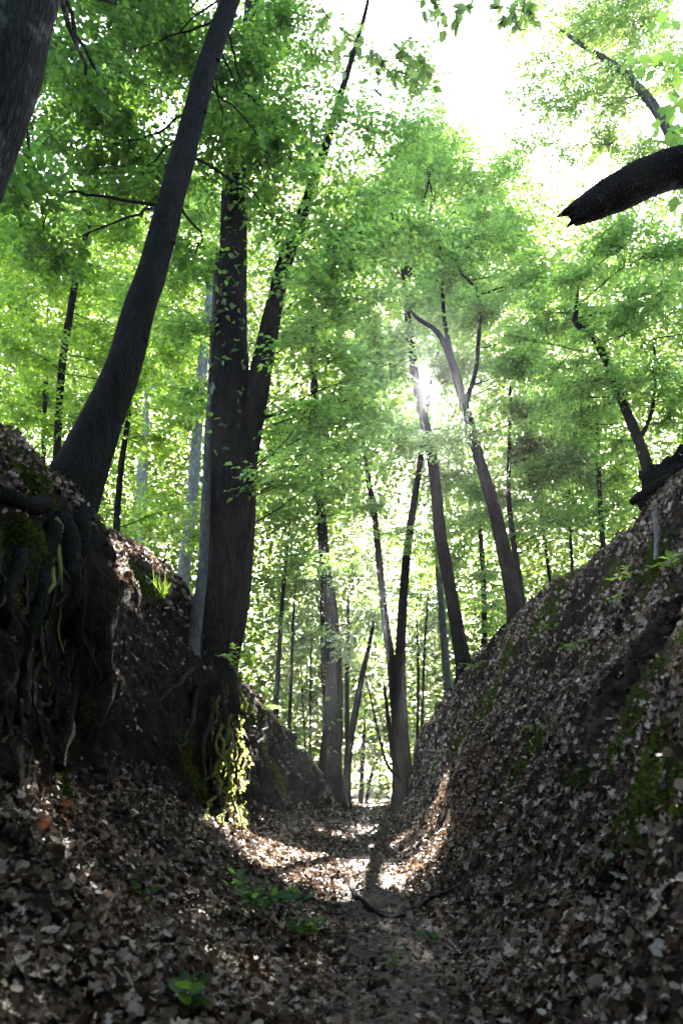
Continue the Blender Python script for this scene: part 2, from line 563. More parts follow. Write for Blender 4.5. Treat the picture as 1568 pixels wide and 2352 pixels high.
# hollows and undercuts eaten sideways into the banks
def undercut(c, ry, rz, depth, sharp=2.0, seed=1):
    global flat2
    s = np.sign(c[0])
    wob = 1 + .5 * fbm(flat * 3, 40 + seed, 2)
    q = np.sqrt(((flat[:, 1] - c[1]) / ry) ** 2 + ((flat[:, 2] - c[2]) / rz) ** 2) * wob
    k = np.clip(1 - q ** sharp, 0, 1) * (np.sign(flat[:, 0]) == s) * (np.abs(flat[:, 0]) < 4.4)
    k = np.clip(k * 1.6, 0, 1)
    flat2[:, 0] += s * depth * k
undercut(at(1550, 1550, 6.0), .55, .66, 1.05, 4, 1)       # mossy hollow at the right
undercut(at(1440, 1440, 7.6), .22, .22, .32, 2, 2)
undercut(at(1290, 1730, 8.0), .35, .16, .26, 2, 3)
undercut(at(1500, 2050, 4.4), .25, .14, .22, 2, 4)
undercut(at(1370, 1250, 11.0), 1.7, .26, .32, 2, 5)      # under the lip of the right crest
undercut(at(1290, 1330, 13.6), 1.8, .22, .26, 2, 8)
undercut(at(105, 1400, 6.5), .7, 1.1, -.26, 2, 6)        # earth nose below the leaning tree
undercut(at(430, 1680, 11.6), .5, 1.2, -.14, 2, 7)       # earth nose below the big forked tree
undercut(at(655, 1740, 20.5), 1.6, .45, .35, 2, 9)
idx = np.arange(ny * nx).reshape(ny, nx)
Q = np.stack([idx[:-1, :-1], idx[:-1, 1:], idx[1:, 1:], idx[1:, :-1]], -1).reshape(-1, 4)
BVH = BVHTree.FromPolygons([tuple(v) for v in flat2.tolist()], Q.tolist())

def hit(u, v):
    loc, n, i, d = BVH.ray_cast(Vector(CAM), Vector(ray(u, v)))
    return None if loc is None else (np.array(loc), np.array(n if n.dot(Vector(ray(u, v))) < 0 else -n))
def ground_z(x, y):
    loc, n, i, d = BVH.ray_cast(Vector((x, y, 60)), Vector((0, 0, -1)))
    return loc.z if loc else 0.0

# moss and bare-earth masks (real patches of moss and soil)
MOSS = [(1480, 1830, .45), (1420, 1900, .3), (1540, 1770, .35), (1235, 1700, .28), (1090, 1650, .5), (1130, 1600, .5), (1050, 1720, .4), (1010, 1740, .4), (1240, 1440, .45),
        (1290, 1360, .5), (1160, 1520, .45), (1340, 1520, .25), (1460, 1640, .28), (1550, 1340, .16), (1480, 1390, .18), (1430, 1690, .25), (1500, 1290, .3), (1400, 1330, .3),
        (1545, 1500, .3), (1530, 1700, .3), (1490, 1740, .25), (1330, 1780, .16), (1200, 1760, .16),
        (500, 1880, .35), (430, 1720, .3), (460, 1800, .25), (640, 1790, .4), (610, 1730, .35), (40, 1080, .4), (90, 1040, .3), (60, 1250, .4), (330, 1350, .4), (560, 1620, .35), (160, 1660, .3), (150, 1800, .2)]
BARE = [(1250, 1500, .7), (1300, 1440, .8), (1350, 1370, .8), (1400, 1300, .6), (1180, 1560, .5), (1150, 1700, .4), (1230, 1780, .3)]
mossw = np.zeros(len(flat2))
barew = np.zeros(len(flat2))
mpts = []
wob = fbm(flat2 * 2.2, 60, 3)
for u, v, r in MOSS:
    hh = hit(u, v)
    if hh is None:
        continue
    mpts.append((hh[0], r))
    d = np.linalg.norm(flat2 - hh[0], axis=1) / r + wob * 1.6
    mossw = np.maximum(mossw, np.clip(1.15 - d, 0, 1) * .85)
for u, v, r in BARE:
    hh = hit(u, v)
    if hh is not None:
        d = np.linalg.norm(flat2 - hh[0], axis=1) / r + wob * 1.6
        barew = np.maximum(barew, np.clip(1.3 - d, 0, 1))
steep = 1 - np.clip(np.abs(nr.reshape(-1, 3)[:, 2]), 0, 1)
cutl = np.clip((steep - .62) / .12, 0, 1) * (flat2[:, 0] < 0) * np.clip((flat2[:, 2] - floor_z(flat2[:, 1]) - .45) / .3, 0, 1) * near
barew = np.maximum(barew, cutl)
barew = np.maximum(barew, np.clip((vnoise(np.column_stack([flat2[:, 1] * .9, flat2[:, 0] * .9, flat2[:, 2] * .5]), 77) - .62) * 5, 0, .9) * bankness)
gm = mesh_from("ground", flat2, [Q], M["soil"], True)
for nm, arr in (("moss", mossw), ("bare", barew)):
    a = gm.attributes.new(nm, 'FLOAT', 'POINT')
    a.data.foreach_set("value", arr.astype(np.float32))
ground = link("ground", gm, kind="structure", label="steep leaf-strewn earth banks of the sunken forest lane")

# the trodden path along the bottom
py = np.concatenate([np.arange(1.5, 14, .085), np.arange(14, 31, .2)])
pb = []
for y in py:
    hwid = .19 + .10 * (vnoise(np.array([[y * .8, 0, 0]]), 5)[0]) + .012 * min(y, 12)
    xs = np.linspace(-hwid, hwid, 9) + lane_x(y) + .06 * math.sin(y * 1.3)
    pb.append([(x, y, ground_z(x, y) + .006 + .02 * (1 - abs(k - 4) / 4)) for k, x in enumerate(xs)])
PBV = np.array(pb)
pi = np.arange(PBV.shape[0] * 9).reshape(-1, 9)
PQ = np.stack([pi[:-1, :-1], pi[:-1, 1:], pi[1:, 1:], pi[1:, :-1]], -1).reshape(-1, 4)
path = link("path", mesh_from("path", PBV.reshape(-1, 3), [PQ], M["path"], True), kind="structure", label="narrow brown trodden path along the lane bottom")

# shafts of sun that reach the lane through gaps in the crowns
SHAFT = []
for u, v, r in [(630, 1945, .26), (640, 1970, .3), (690, 1970, .36), (745, 1985, .34), (795, 2005, .26), (780, 2045, .16), (690, 2005, .2), (870, 2030, .2), (910, 2015, .30), (960, 1990, .30), (995, 1955, .24), (860, 1905, .16), (890, 1945, .14),
                (825, 1848, .5), (870, 1850, .5), (850, 1840, .7), (535, 1600, .16), (545, 1680, .2), (535, 1760, .2), (530, 1830, .22), (545, 1900, .2), (590, 1930, .16),
                (265, 1265, .2), (300, 1290, .16), (665, 1665, .3), (1000, 1890, .12), (760, 1915, .12)]:
    hh = hit(u, v)
    if hh is not None:
        SHAFT.append((hh[0], r))
SHAFT.append((CAM.copy(), .14))
def lit_gap(P, grow=.06):
    keep = np.ones(len(P), bool)
    for c, r in SHAFT:
        q = P - c
        t = q @ SUN
        d2 = np.sum(q * q, 1) - t * t
        keep &= ~((d2 < (r + grow) ** 2) & (t > 0))
    return keep

# ------------------------------------------------------------------ leaf litter
tri = np.concatenate([Q[:, [0, 1, 2]], Q[:, [0, 2, 3]]])
A_, B_, C_ = flat2[tri[:, 0]], flat2[tri[:, 1]], flat2[tri[:, 2]]
cr = np.cross(B_ - A_, C_ - A_)
area = np.linalg.norm(cr, axis=1) / 2
cen = (A_ + B_ + C_) / 3
fn = norm(cr)
fn[fn[:, 2] < 0] *= -1
u_, v_, dep = project(cen)
vis = (dep > 1.2) & (u_ > -250) & (u_ < 1820) & (v_ < 2600) & (v_ > 800) & (cen[:, 1] < 36)
dens = np.interp(cen[:, 1], [1, 5, 9, 14, 20, 30, 36], [1150, 1080, 700, 420, 220, 90, 40])
patch = vnoise(np.column_stack([cen[:, 1] * 1.5 + cen[:, 2] * .8, cen[:, 2] * .5, cen[:, 0] * .5]), 31)
hrel = cen[:, 2] - floor_z(cen[:, 1])
dens = dens * np.clip(.30 + 2.0 * (patch - .28), .06, 1.25) * np.where(cen[:, 0] > 0, np.interp(hrel, [1.6, 3.2, 4.2], [1, .62, .85]), 1)
mw = mossw[tri].mean(1)
bw = barew[tri].mean(1)
dens *= np.clip(1 - 1.05 * mw, .03, 1) * np.clip(1 - .93 * bw, .05, 1)
onpath = np.abs(cen[:, 0] - lane_x(cen[:, 1])) < .38
dens = np.where(onpath, dens * .75, dens)
dens *= np.where(fn[:, 2] < .25, .35, 1) * np.where((cen[:, 0] < 0) & (fn[:, 2] < .45), .3, 1)
lam = np.where(vis, dens * area, 0)
cnt = rng.poisson(lam)
fi = np.repeat(np.arange(len(tri)), cnt)
r1, r2 = rng.random(len(fi)), rng.random(len(fi))
sw = r1 + r2 > 1
r1[sw], r2[sw] = 1 - r1[sw], 1 - r2[sw]
lp = A_[fi] + (B_ - A_)[fi] * r1[:, None] + (C_ - A_)[fi] * r2[:, None]
ln = norm(fn[fi] + rng.normal(0, .60, (len(fi), 3)))
la = rng.normal(0, 1, (len(fi), 3)) + np.array([0, 0, -.35])
lR = frames(la - np.sum(la * ln, 1, keepdims=True) * ln, ln)
ls = np.exp(rng.normal(-.05, .32, len(fi))) * np.interp(lp[:, 1], [2, 8, 16, 30], [.045, .051, .070, .11])
ls = np.minimum(ls, np.interp(lp[:, 1], [2, 8, 16, 30], [.085, .095, .12, .16]))
lp = lp + fn[fi] * (.006 + .02 * rng.random(len(fi)))[:, None] - lR[:, 1] * (ls * .5)[:, None]
pm = onpath[fi] & (rng.random(len(fi)) < .8)
ls = np.where(pm, ls * .75, ls)
uu, vv, dd = project(lp)
size_px = ls / dd * ((uu > 0) & (uu < 1568) & (vv < 2352) & (vv > 0))
big = np.argsort(-size_px)[:4000]
pick = rng.choice(big, 300, replace=False)
sel = np.zeros(len(lp), bool)
sel[pick] = True
lmesh = [mesh_from("leaf", *(lambda t: (t[0], [t[1]]))(lobed(k, 3, .5 + .15 * k)), M["litter"]) for k in range(6)]
for k in range(6):
    s_ = pick[k::6]
    leaf_objects("leaf", lmesh[k], ground, lp[s_] + np.array([0, 0, .006]), lR[s_], ls[s_] * 1.2, np.zeros(3))
b = Bag()
nearm = ~sel & ~pm
rnd = rng.random(len(lp))
OAK = np.array([(0, 0, .02), (.10, .2, .04), (.30, .30, .16), (.13, .45, .05), (.33, .66, .2), (.13, .74, .06), (0, 1, .1), (-.12, .72, .05), (-.30, .64, .10), (-.12, .44, .03), (-.31, .28, .22), (-.11, .18, .05)], float)
mo = nearm & (rnd < .38) & (lp[:, 1] < 11)
b.add(*place((OAK, np.arange(12)[None]), lp[mo], lR[mo], ls[mo] * 1.25))
msk = nearm & ~mo & (rnd < .72)
b.add(*place(CURLED, lp[msk], lR[msk], ls[msk]))
rest = nearm & ~msk & ~mo
OV2 = (OVATE[0] * np.array([1.15, 1, 2.6]), OVATE[1])
b.add(*place(OV2, lp[rest], lR[rest], ls[rest]))
lo_ = link("leaf_litter", b.mesh("leaf_litter", M["litter"]), ground, kind="stuff", label="pale dry oak and beech leaves covering the banks")
b = Bag()
pmm = pm & ~sel
b.add(*place(CURLED, lp[pmm], lR[pmm], ls[pmm]))
link("trodden_leaf_litter", b.mesh("trodden_leaf_litter", M["litter_path"]), path, kind="stuff", label="small brown trodden leaves on the path")

# moss tufts
mp_, mn_ = [], []
cand = np.where((mossw[tri].mean(1) > .12) & vis)[0]
wgt = area[cand] * np.clip(mossw[tri].mean(1)[cand], 0, .8) * np.clip(vnoise(cen[cand] * 7, 66) * 2.4 - .6, .05, 1) * np.interp(cen[cand, 1], [4, 10, 24], [1, .6, .2])
ch = rng.choice(cand, 34000, p=wgt / wgt.sum())
r1, r2 = rng.random(len(ch)), rng.random(len(ch))
sw = r1 + r2 > 1
r1[sw], r2[sw] = 1 - r1[sw], 1 - r2[sw]
P_ = A_[ch] + (B_ - A_)[ch] * r1[:, None] + (C_ - A_)[ch] * r2[:, None]
ax = fn[ch] + rng.normal(0, .55, (len(ch), 3)) + np.array([0, 0, -.3])
Rm = frames(ax, rng.normal(0, 1, (len(ch), 3)))
b = Bag()
b.add(*place(KITE, P_ - fn[ch] * .004, Rm, rng.uniform(.012, .034, len(ch)) * np.interp(P_[:, 1], [4, 12, 24], [1, 1.5, 2.2])))
link("moss", b.mesh("moss", M["moss"]), kind="stuff", label="tufted green moss on the earth banks")

# ------------------------------------------------------------------ trees
TRI_N = [0]
def crown_leaves(tree_base, clusters, trunkP, limb_r, leafmat, s, parent, name_far=False, lai=1.5, droop=.25, leaf_parts=0, tpl=None, barkm=None, nsub=None, limbs=True, twig_r=.006, fill=1):
    """clusters: (u, v, Y, radius[, flatten]) -> limbs, twigs and leaves under parent"""
    LP, LR, LS = [], [], []
    tw = Bag()
    clusters = list(clusters)
    for cl in list(clusters):
        for q_ in range(fill):
            if not np.isscalar(cl[0]):
                continue
            px = cl[3] / cl[2] * F
            clusters.append((cl[0] + rng.normal(0, .85) * px, cl[1] + rng.normal(0, .65) * px, cl[2] + abs(rng.normal(0, .7)) * cl[3], cl[3] * rng.uniform(.6, .95), .6))
    for ci, cl in enumerate(clusters):
        c, r = (at(*cl[:3]), cl[3]) if np.isscalar(cl[0]) else (np.array(cl[0], float), cl[1])
        flatn = cl[4] if len(cl) > 4 else .75
        # limb from the trunk
        d = np.linalg.norm(trunkP[:, :2] - c[:2], axis=1)
        want = c[2] - .45 * d
        k = int(np.argmin(np.abs(trunkP[:, 2] - want) + .25 * d))
        p0 = trunkP[k]
        mid = (p0 + c) / 2 + np.array([rng.normal(0, .05), rng.normal(0, .05), rng.uniform(-.03, .05)]) * np.linalg.norm(c - p0)
        end = c + norm(c - p0) * r * .5
        lpth = smooth_path(np.array([p0, mid, c, end]), 14)
        lpth += np.column_stack([fbm(lpth * 2.2, 100 + ci + 7 * q_, 2) for q_ in range(3)]) * min(.22, .07 * np.linalg.norm(c - p0))
        lpth[0] = p0
        L = np.linalg.norm(c - p0) + r * .5
        rr = np.linspace(min(limb_r, .005 + .0038 * L), .003, 14)
        if limbs:
            v, f = tube(lpth, rr, 7)
            link("limb", mesh_from("limb", v - tree_base, [f], barkm, True), parent)
        # sub-branches
        ns = nsub or max(8, int(11 * r ** 1.3))
        st = lpth[rng.integers(6, 14, ns)]
        q = norm(rng.normal(0, 1, (ns, 3))) * (rng.random((ns, 1)) ** .45) * r * np.array([1, 1, flatn])
        e = c + q
        nl = lai * math.pi * r * r / (.17 * s * s)
        m = 9
        npb = max(1, int(nl / ns / m))
        for kk in range(ns):
            a, bb = st[kk], e[kk]
            mm = (a + bb) / 2 + rng.normal(0, .1, 3) * r + np.array([0, 0, .08 * r])
            t = np.linspace(0, 1, 5)[:, None]
            cur = a * (1 - t) ** 2 + mm * 2 * t * (1 - t) + bb * t ** 2
            if limbs:
                tw.add(*tube(cur, np.linspace(twig_r, .002, 5), 3))
            tt = rng.uniform(.18, 1.05, npb)[:, None]
            sp = a * (1 - tt) ** 2 + mm * 2 * tt * (1 - tt) + bb * tt ** 2 + rng.normal(0, .09 * r, (npb, 3)) * np.array([1, 1, .6])
            tang = norm((bb - a) + rng.normal(0, .75, (npb, 3)) * np.linalg.norm(bb - a))
            tang[:, 2] = tang[:, 2] * .4 - droop * rng.random(npb)
            tang = norm(tang)
            upv = norm(np.array([0, 0, 1.0]) + rng.normal(0, .30, (npb, 3)))
            side = norm(np.cross(tang, upv))
            j = np.arange(m)
            step = s * .55
            pos = sp[:, None] + tang[:, None] * (j * step)[None, :, None] + side[:, None] * (rng.normal(0, .15 * s, (npb, m)))[..., None]
            phi = rng.uniform(.5, 1.25, (npb, m)) * np.where(j % 2 == 0, 1, -1)
            axv = tang[:, None] * np.cos(phi)[..., None] + side[:, None] * np.sin(phi)[..., None]
            axv = axv + np.array([0, 0, -1.0]) * (rng.uniform(-.1, .5, (npb, m)))[..., None]
            nv = upv[:, None] + rng.normal(0, .38, (npb, m, 3))
            LP.append(pos.reshape(-1, 3))
            LR.append(frames(axv.reshape(-1, 3), nv.reshape(-1, 3)))
            LS.append(s * rng.uniform(.55, 1.2, npb * m))
    P = np.concatenate(LP)
    Rm = np.concatenate(LR)
    S = np.concatenate(LS)
    k = lit_gap(P) & (P[:, 2] > .3) & (np.linalg.norm(P - CAM, axis=1) > 2.4)
    P, Rm, S = P[k], Rm[k], S[k]
    if leaf_parts:
        u, v, dp = project(P)
        px = np.where((u > 0) & (u < 1568) & (v > 0) & (v < 2352), S / dp, 0)
        o = np.argsort(-px)[:leaf_parts]
        lm = mesh_from("leaf", OVATE[0], [OVATE[1]], leafmat)
        leaf_objects("leaf", lm, parent, P[o], Rm[o], S[o] * 1.05, tree_base)
        kk = np.ones(len(P), bool)
        kk[o] = False
        P, Rm, S = P[kk], Rm[kk], S[kk]
    tpl = tpl or KITE
    V, Fc = place(tpl, P, Rm, S)
    TRI_N[0] += len(P) * (4 if tpl is OVATE else 2)
    link("crown", mesh_from("crown", V - tree_base, [Fc], leafmat), parent, kind="stuff")
    if limbs and tw.n:
        link("twig", tw.mesh("twig", barkm, origin=tree_base), parent, kind="stuff")

def stem_line(poly, n=40, ground_end=True):
    """poly from the top down: (u, v, Y, width px) -> smooth centre line (base first) and radii"""
    rowsP = []
    for u, v, Y, wd in poly:
        p = at(u, v, Y)
        dp = (p - CAM) @ FW
        rowsP.append((*p, wd * dp / F / 2))
    rowsP = rowsP[::-1]
    if ground_end:
        p = np.array(rowsP[0][:3])
        gz = ground_z(p[0], p[1])
        if p[2] > gz - .25:
            q = np.array(rowsP[1][:3])
            dirv = norm(p - q)
            k = (p[2] - gz + .35)
            rowsP.insert(0, (p[0] + dirv[0] * k * .35, p[1], gz - .35, rowsP[0][3] * 1.12))
    W = smooth_path(np.array(rowsP), n)
    R_ = np.maximum(W[:, 3], .004)
    R_[-4:] *= np.array([.8, .55, .3, .06])
    return W[:, :3], R_

def tree(name, label, stems, bark, crown=None, flare=(.5, .35, 5, .3), rough=.10, sides=22, group=None, cat="tree", n=44, **kw):
    lines = [stem_line(s, n, k == 0) for k, s in enumerate(stems)]
    base = lines[0][0][0].copy()
    t = empty(name, base, label, cat, group)
    for k, (P, R) in enumerate(lines):
        v, f = tube(P, R, sides, rough, seed=hash(label) % 997 if False else len(label) * 7 + k, flare=flare if k == 0 else None)
        link("trunk" if k == 0 else "stem", mesh_from("trunk" if k == 0 else "stem", v - base, [f], bark, True), t)
    if crown:
        allP = np.concatenate([l[0] for l in lines])
        crown_leaves(base, crown, allP, lines[0][1].mean() * .35, kw.pop("leafmat", M["leaf"]), kw.pop("s", .10), t, barkm=bark, **kw)
    return t, lines

# near tree at the upper left edge
t1, _ = tree("leaning_tree", "massive mottled grey trunk cut off by the upper left corner",
     [[(80, -200, 4.6, 195), (25, 0, 4.6, 200), (-10, 150, 4.6, 205), (-75, 330, 4.6, 215), (-150, 520, 4.6, 225), (-230, 800, 4.6, 235), (-290, 1000, 4.6, 250)]],
     M["bark_lichen"], [(150, 120, 9.0, 1.2), (270, 260, 10.4, 1.2), (60, 430, 8.4, .7), (250, -130, 8.5, 1.2), (330, 60, 10.4, 1.1)],
     leafmat=M["leaf_dark"], s=.11, leaf_parts=220, tpl=OVATE, lai=.95)

# slim dark tree leaning in from the left bank
t2, l2 = tree("leaning_tree", "slender dark trunk leaning right across the upper left from the bank",
     [[(600, -260, 9.2, 36), (528, 0, 8.6, 43), (476, 150, 8.2, 48), (436, 300, 7.9, 56), (399, 440, 7.6, 62), (361, 588, 7.4, 67), (320, 709, 7.2, 73), (285, 834, 7.0, 80), (225, 984, 6.8, 105), (185, 1074, 6.7, 122), (150, 1150, 6.6, 150), (128, 1240, 6.5, 165), (105, 1400, 6.5, 170)]],
     M["bark_dark"], [(330, 420, 10.2, 1.0), (160, 330, 10.2, 1.1), (430, 600, 11.0, .6), (520, 330, 11.0, 1.0), (230, 160, 10.4, 1.1), (400, 150, 11, 1.1), (570, 120, 11, .9), (90, 560, 10.4, .7), (350, -150, 10.5, 1.2), (650, 40, 11, .8)],
     leafmat=M["leaf_dark"], s=.11, leaf_parts=300, tpl=OVATE, lai=1.0, flare=(.25, .55, 4, .8), rough=.16, sides=28, n=70)
P2, R2 = l2[0]
for k, (i0, sg) in enumerate([(16, 1), (24, 1), (31, -1), (37, 1), (43, 1), (49, -1), (54, 1)]):
    d_ = norm(RT * sg + FW * -.35 + np.array([0, 0, -.2]))
    p_ = P2[i0] + d_ * R2[i0] * .82
    v, f = tube(np.array([p_, p_ + d_ * .03, p_ + d_ * .05, p_ + d_ * .06]), np.array([.06, .04, .02, .003]), 9, .4, k)
    link("knot", mesh_from("knot", v - np.array(t2.location), [f], M["bark_dark"], True), t2)
# its roots, gripping the cut bank
ROOTP = []
def root_tube(parent, base, pts, r0, r1, mat, seed):
    W = smooth_path(np.array(pts), 16)
    W = W + np.column_stack([fbm(W * 4, seed, 2), fbm(W * 4, seed + 9, 2), fbm(W * 4, seed + 5, 2)]) * .22
    v, f = tube(W, np.linspace(r0, r1, 16), 8, .25, seed)
    ROOTP.append((W, r0))
    return link("root", mesh_from("root", v - base, [f], mat, True), parent)
tb = np.array(t2.location)
for k, (pts, r0) in enumerate([([(110, 1170, 6.5), (40, 1150, 6.3), (-40, 1130, 6.1), (-120, 1150, 6.0)], .06), ([(150, 1190, 6.4), (165, 1330, 6.3), (150, 1480, 6.1), (120, 1650, 6.0)], .085),
                               ([(110, 1200, 6.4), (90, 1350, 6.2), (60, 1500, 6.0), (45, 1650, 5.9)], .07), ([(70, 1190, 6.3), (30, 1300, 6.1), (0, 1430, 6.0), (-40, 1600, 5.9)], .06),
                               ([(185, 1190, 6.6), (190, 1280, 6.7), (175, 1400, 6.7), (160, 1560, 6.5), (140, 1760, 6.3)], .075), ([(120, 1200, 6.4), (118, 1330, 6.1), (90, 1400, 5.95), (95, 1580, 5.9)], .022),
                               ([(130, 1250, 6.3), (134, 1330, 6.05), (130, 1420, 6.0), (136, 1500, 6.0)], .016)]):
    gp = []
    for p in pts:
        g = hit(p[0], p[1])
        gp.append(at(*p) if g is None or g[0][1] > 7.6 or g[0][1] < 4.6 else g[0] + g[1] * .02)
    root_tube(t2, tb, gp, r0, r0 * .45, M["bark_dark"] if k < 5 else M["root_moss"], 300 + k)

for k in range(46):
    u0, v0 = rng.uniform(-10, 215), rng.uniform(1230, 1620)
    pts = []
    L_ = rng.uniform(60, 190)
    for q in np.linspace(0, 1, 4):
        g = hit(u0 + rng.normal(0, 9) * (q > 0), v0 + L_ * q)
        if g is not None and g[0][1] < 8:
            pts.append(g[0] + g[1] * rng.uniform(-.01, .05))
    if len(pts) == 4:
        r_ = rng.uniform(.005, .018)
        root_tube(t2, tb, pts, r_, r_ * .3, M["root"], 700 + k)

# big forked tree on the left bank
t3, l3 = tree("forked_tree", "thick dark forked trunk rising from exposed mossy roots on left bank",
     [[(590, -120, 13.0, 34), (578, 60, 12.8, 42), (560, 250, 12.5, 50), (540, 440, 12.3, 58), (536, 588, 12.2, 65), (531, 709, 12.1, 72), (530, 834, 12.0, 84), (533, 984, 12.0, 108), (530, 1134, 12.0, 120), (530, 1250, 12.0, 112), (522, 1350, 12.0, 110), (505, 1450, 12.0, 112), (485, 1540, 12.0, 112), (478, 1640, 12.05, 130)],
      [(870, -160, 13.4, 4), (845, 0, 13.1, 8), (812, 120, 12.9, 12), (772, 250, 12.6, 17), (740, 360, 12.4, 22), (700, 480, 12.2, 28), (655, 600, 12.0, 36), (628, 709, 11.9, 42), (603, 834, 11.9, 50), (578, 960, 11.95, 58), (555, 1090, 12.0, 60)]],
     M["bark"], [(730, 620, 11.0, 1.1), (830, 480, 11.6, 1.1), (690, 330, 12.6, 1.1), (620, 150, 13, 1.0), (840, 700, 11.4, .9), (760, 830, 11.2, .85), (700, 960, 11.2, .6), (450, 900, 12.8, .55), (900, 330, 12.8, .8),
                 (850, 900, 12.4, .6), (770, 130, 13.2, .7), (470, 480, 13.5, .9), (660, 1090, 11.4, .5), (420, 740, 13, .5), (620, 440, 12.0, .7), (790, 1020, 12.5, .7), (780, 250, 11.6, .7), (735, 400, 11.4, .6)],
     leafmat=M["leaf"], s=.12, leaf_parts=300, lai=1.0, flare=(.25, .6, 4, 1.2), rough=.10, sides=30, n=80)
tb3 = np.array(t3.location)
def strand(u0, v0, u1, v1, Y0, Y1, r0, mat, k, out=.05):
    pts = []
    for q in np.linspace(0, 1, 6):
        uq, vq = u0 + (u1 - u0) * q + rng.normal(0, 6) * (0 < q < 1), v0 + (v1 - v0) * q
        g = hit(uq, vq)
        if g is None or g[0][1] > 13.4:
            pts.append(at(uq, vq, 12.3))
        else:
            pts.append(g[0] + np.array([.06, -.04, .0]) * rng.uniform(.3, 1.8))
    return root_tube(t3, tb3, pts, r0, r0 * .35, mat, 400 + k)
for k in range(30):
    u0 = 492 + 64 * rng.random()
    v0 = rng.uniform(1540, 1740)
    L_ = rng.uniform(110, 260)
    strand(u0 + (v0 - 1540) * .02, v0, u0 + rng.normal(-6, 14), min(v0 + L_, 1885 + rng.normal(0, 6)), 12.25 + rng.normal(0, .12), 12.15 + rng.normal(0, .1), rng.uniform(.010, .030), M["root_moss"] if k % 3 else M["root"], k)
for k, (u0, v0, u1, v1, r0) in enumerate([(500, 1560, 520, 1880, .04), (525, 1560, 548, 1860, .04), (540, 1540, 562, 1800, .035), (470, 1600, 455, 1820, .045), (440, 1580, 400, 1760, .04), (505, 1620, 490, 1870, .04), (430, 1540, 360, 1600, .04)]):
    strand(u0, v0, u1, v1, 12.0, 12.0 if u0 > 480 else 11.3, r0, M["root"], 60 + k)

fp = []
for Wp, r0 in ROOTP[-37:-7]:
    k = rng.uniform(0, 14.9, 34)
    i0 = k.astype(int)
    fp.append(Wp[i0] + (Wp[i0 + 1] - Wp[i0]) * (k - i0)[:, None] + rng.normal(0, r0 * .45, (34, 3)) + np.array([.02, 0, 0]))
fp = np.concatenate(fp)
b = Bag()
b.add(*place(KITE, fp, frames(rng.normal(0, .45, (len(fp), 3)) + np.array([.1, 0, -1.0]), rng.normal(0, .5, (len(fp), 3)) + np.array([.3, -.8, 0])), rng.uniform(.025, .065, len(fp))))
link("root_moss", b.mesh("root_moss", M["moss_lit"], origin=tb3), t3, kind="stuff", label="bright hanging moss on the exposed roots")

# slim grey stem beside it
tree("slim_tree", "slim grey-barked trunk pressed against the left side of the big forked trunk",
     [[(500, 560, 12.5, 12), (495, 700, 12.3, 15), (488, 850, 12.0, 18), (480, 1000, 11.8, 20), (472, 1176, 11.6, 22), (466, 1300, 11.5, 24), (452, 1421, 11.4, 28), (440, 1480, 11.4, 34)]],
     M["bark_grey"], [(480, 620, 12.6, .6), (450, 780, 12.2, .45)], leafmat=M["leaf"], s=.09, sides=14)

def simple(name, label, poly, bark, crown=None, **kw):
    return tree(name, label, [poly], bark, crown, sides=kw.pop("sides", 14), **kw)

simple("young_tree", "thin crooked brown tree at far left behind the leaning trunk",
       [(215, 440, 15, 9), (205, 510, 15, 11), (180, 614, 15, 14), (165, 699, 15, 16), (147, 809, 15, 17), (138, 909, 15, 17), (132, 1034, 15, 18), (128, 1090, 15, 20)],
       M["bark"], [(120, 620, 15, 1.5), (60, 800, 14.5, 1.2), (220, 740, 16, 1.1), (30, 560, 16, 1.3), (200, 500, 16.5, 1.2), (60, 960, 15.5, .9), (250, 880, 17, .8)],
       leafmat=M["leaf_yel"], s=.10, lai=1.0)
simple("young_tree", "faint thin trunk left of the thin crooked brown tree",
       [(112, 780, 20, 7), (106, 880, 20, 9), (101, 1000, 20, 10), (98, 1080, 20, 11)], M["bark"],
       [(20, 700, 20, 1.6), (100, 880, 21, 1.2), (160, 640, 21, 1.5), (-10, 900, 20, 1.2)], leafmat=M["leaf_yel"], s=.11, lai=.9)
simple("young_tree", "thin dark trunk just right of the leaning tree's foot",
       [(305, 900, 19, 9), (292, 980, 19, 12), (280, 1060, 19, 14), (270, 1170, 19, 15), (265, 1260, 19, 16)], M["bark"],
       [(330, 880, 19, 1.2), (290, 1000, 19.5, .9), (380, 1000, 20, 1.0), (390, 800, 20, 1.2)], leafmat=M["leaf_yel"], s=.11, lai=.9)
simple("forest_tree", "pale misty trunk between the leaning and the forked tree",
       [(338, 900, 27, 18), (332, 1000, 27, 22), (327, 1100, 27, 25), (320, 1240, 27, 26), (316, 1320, 27, 28)], M["bark_pale"],
       [(300, 700, 28, 2.6), (380, 860, 28, 2.0), (350, 1180, 24, .9), (300, 1230, 22, .8)], leafmat=M["leaf_yel"], s=.13, lai=.8)
simple("forest_tree", "pale sunlit trunk close behind the left of the forked tree",
       [(490, 600, 19, 18), (480, 700, 19, 21), (470, 800, 19, 23), (459, 900, 19, 24), (450, 1034, 19, 25), (440, 1170, 19, 27), (424, 1300, 19, 30)], M["bark_pale"],
       [(430, 640, 19, 1.2), (390, 760, 18.5, 1.0), (420, 930, 18, .8), (470, 1190, 18, .5), (400, 1160, 17.5, .8), (450, 450, 20, 1.6)], leafmat=M["leaf_yel"], s=.11, lai=.9)

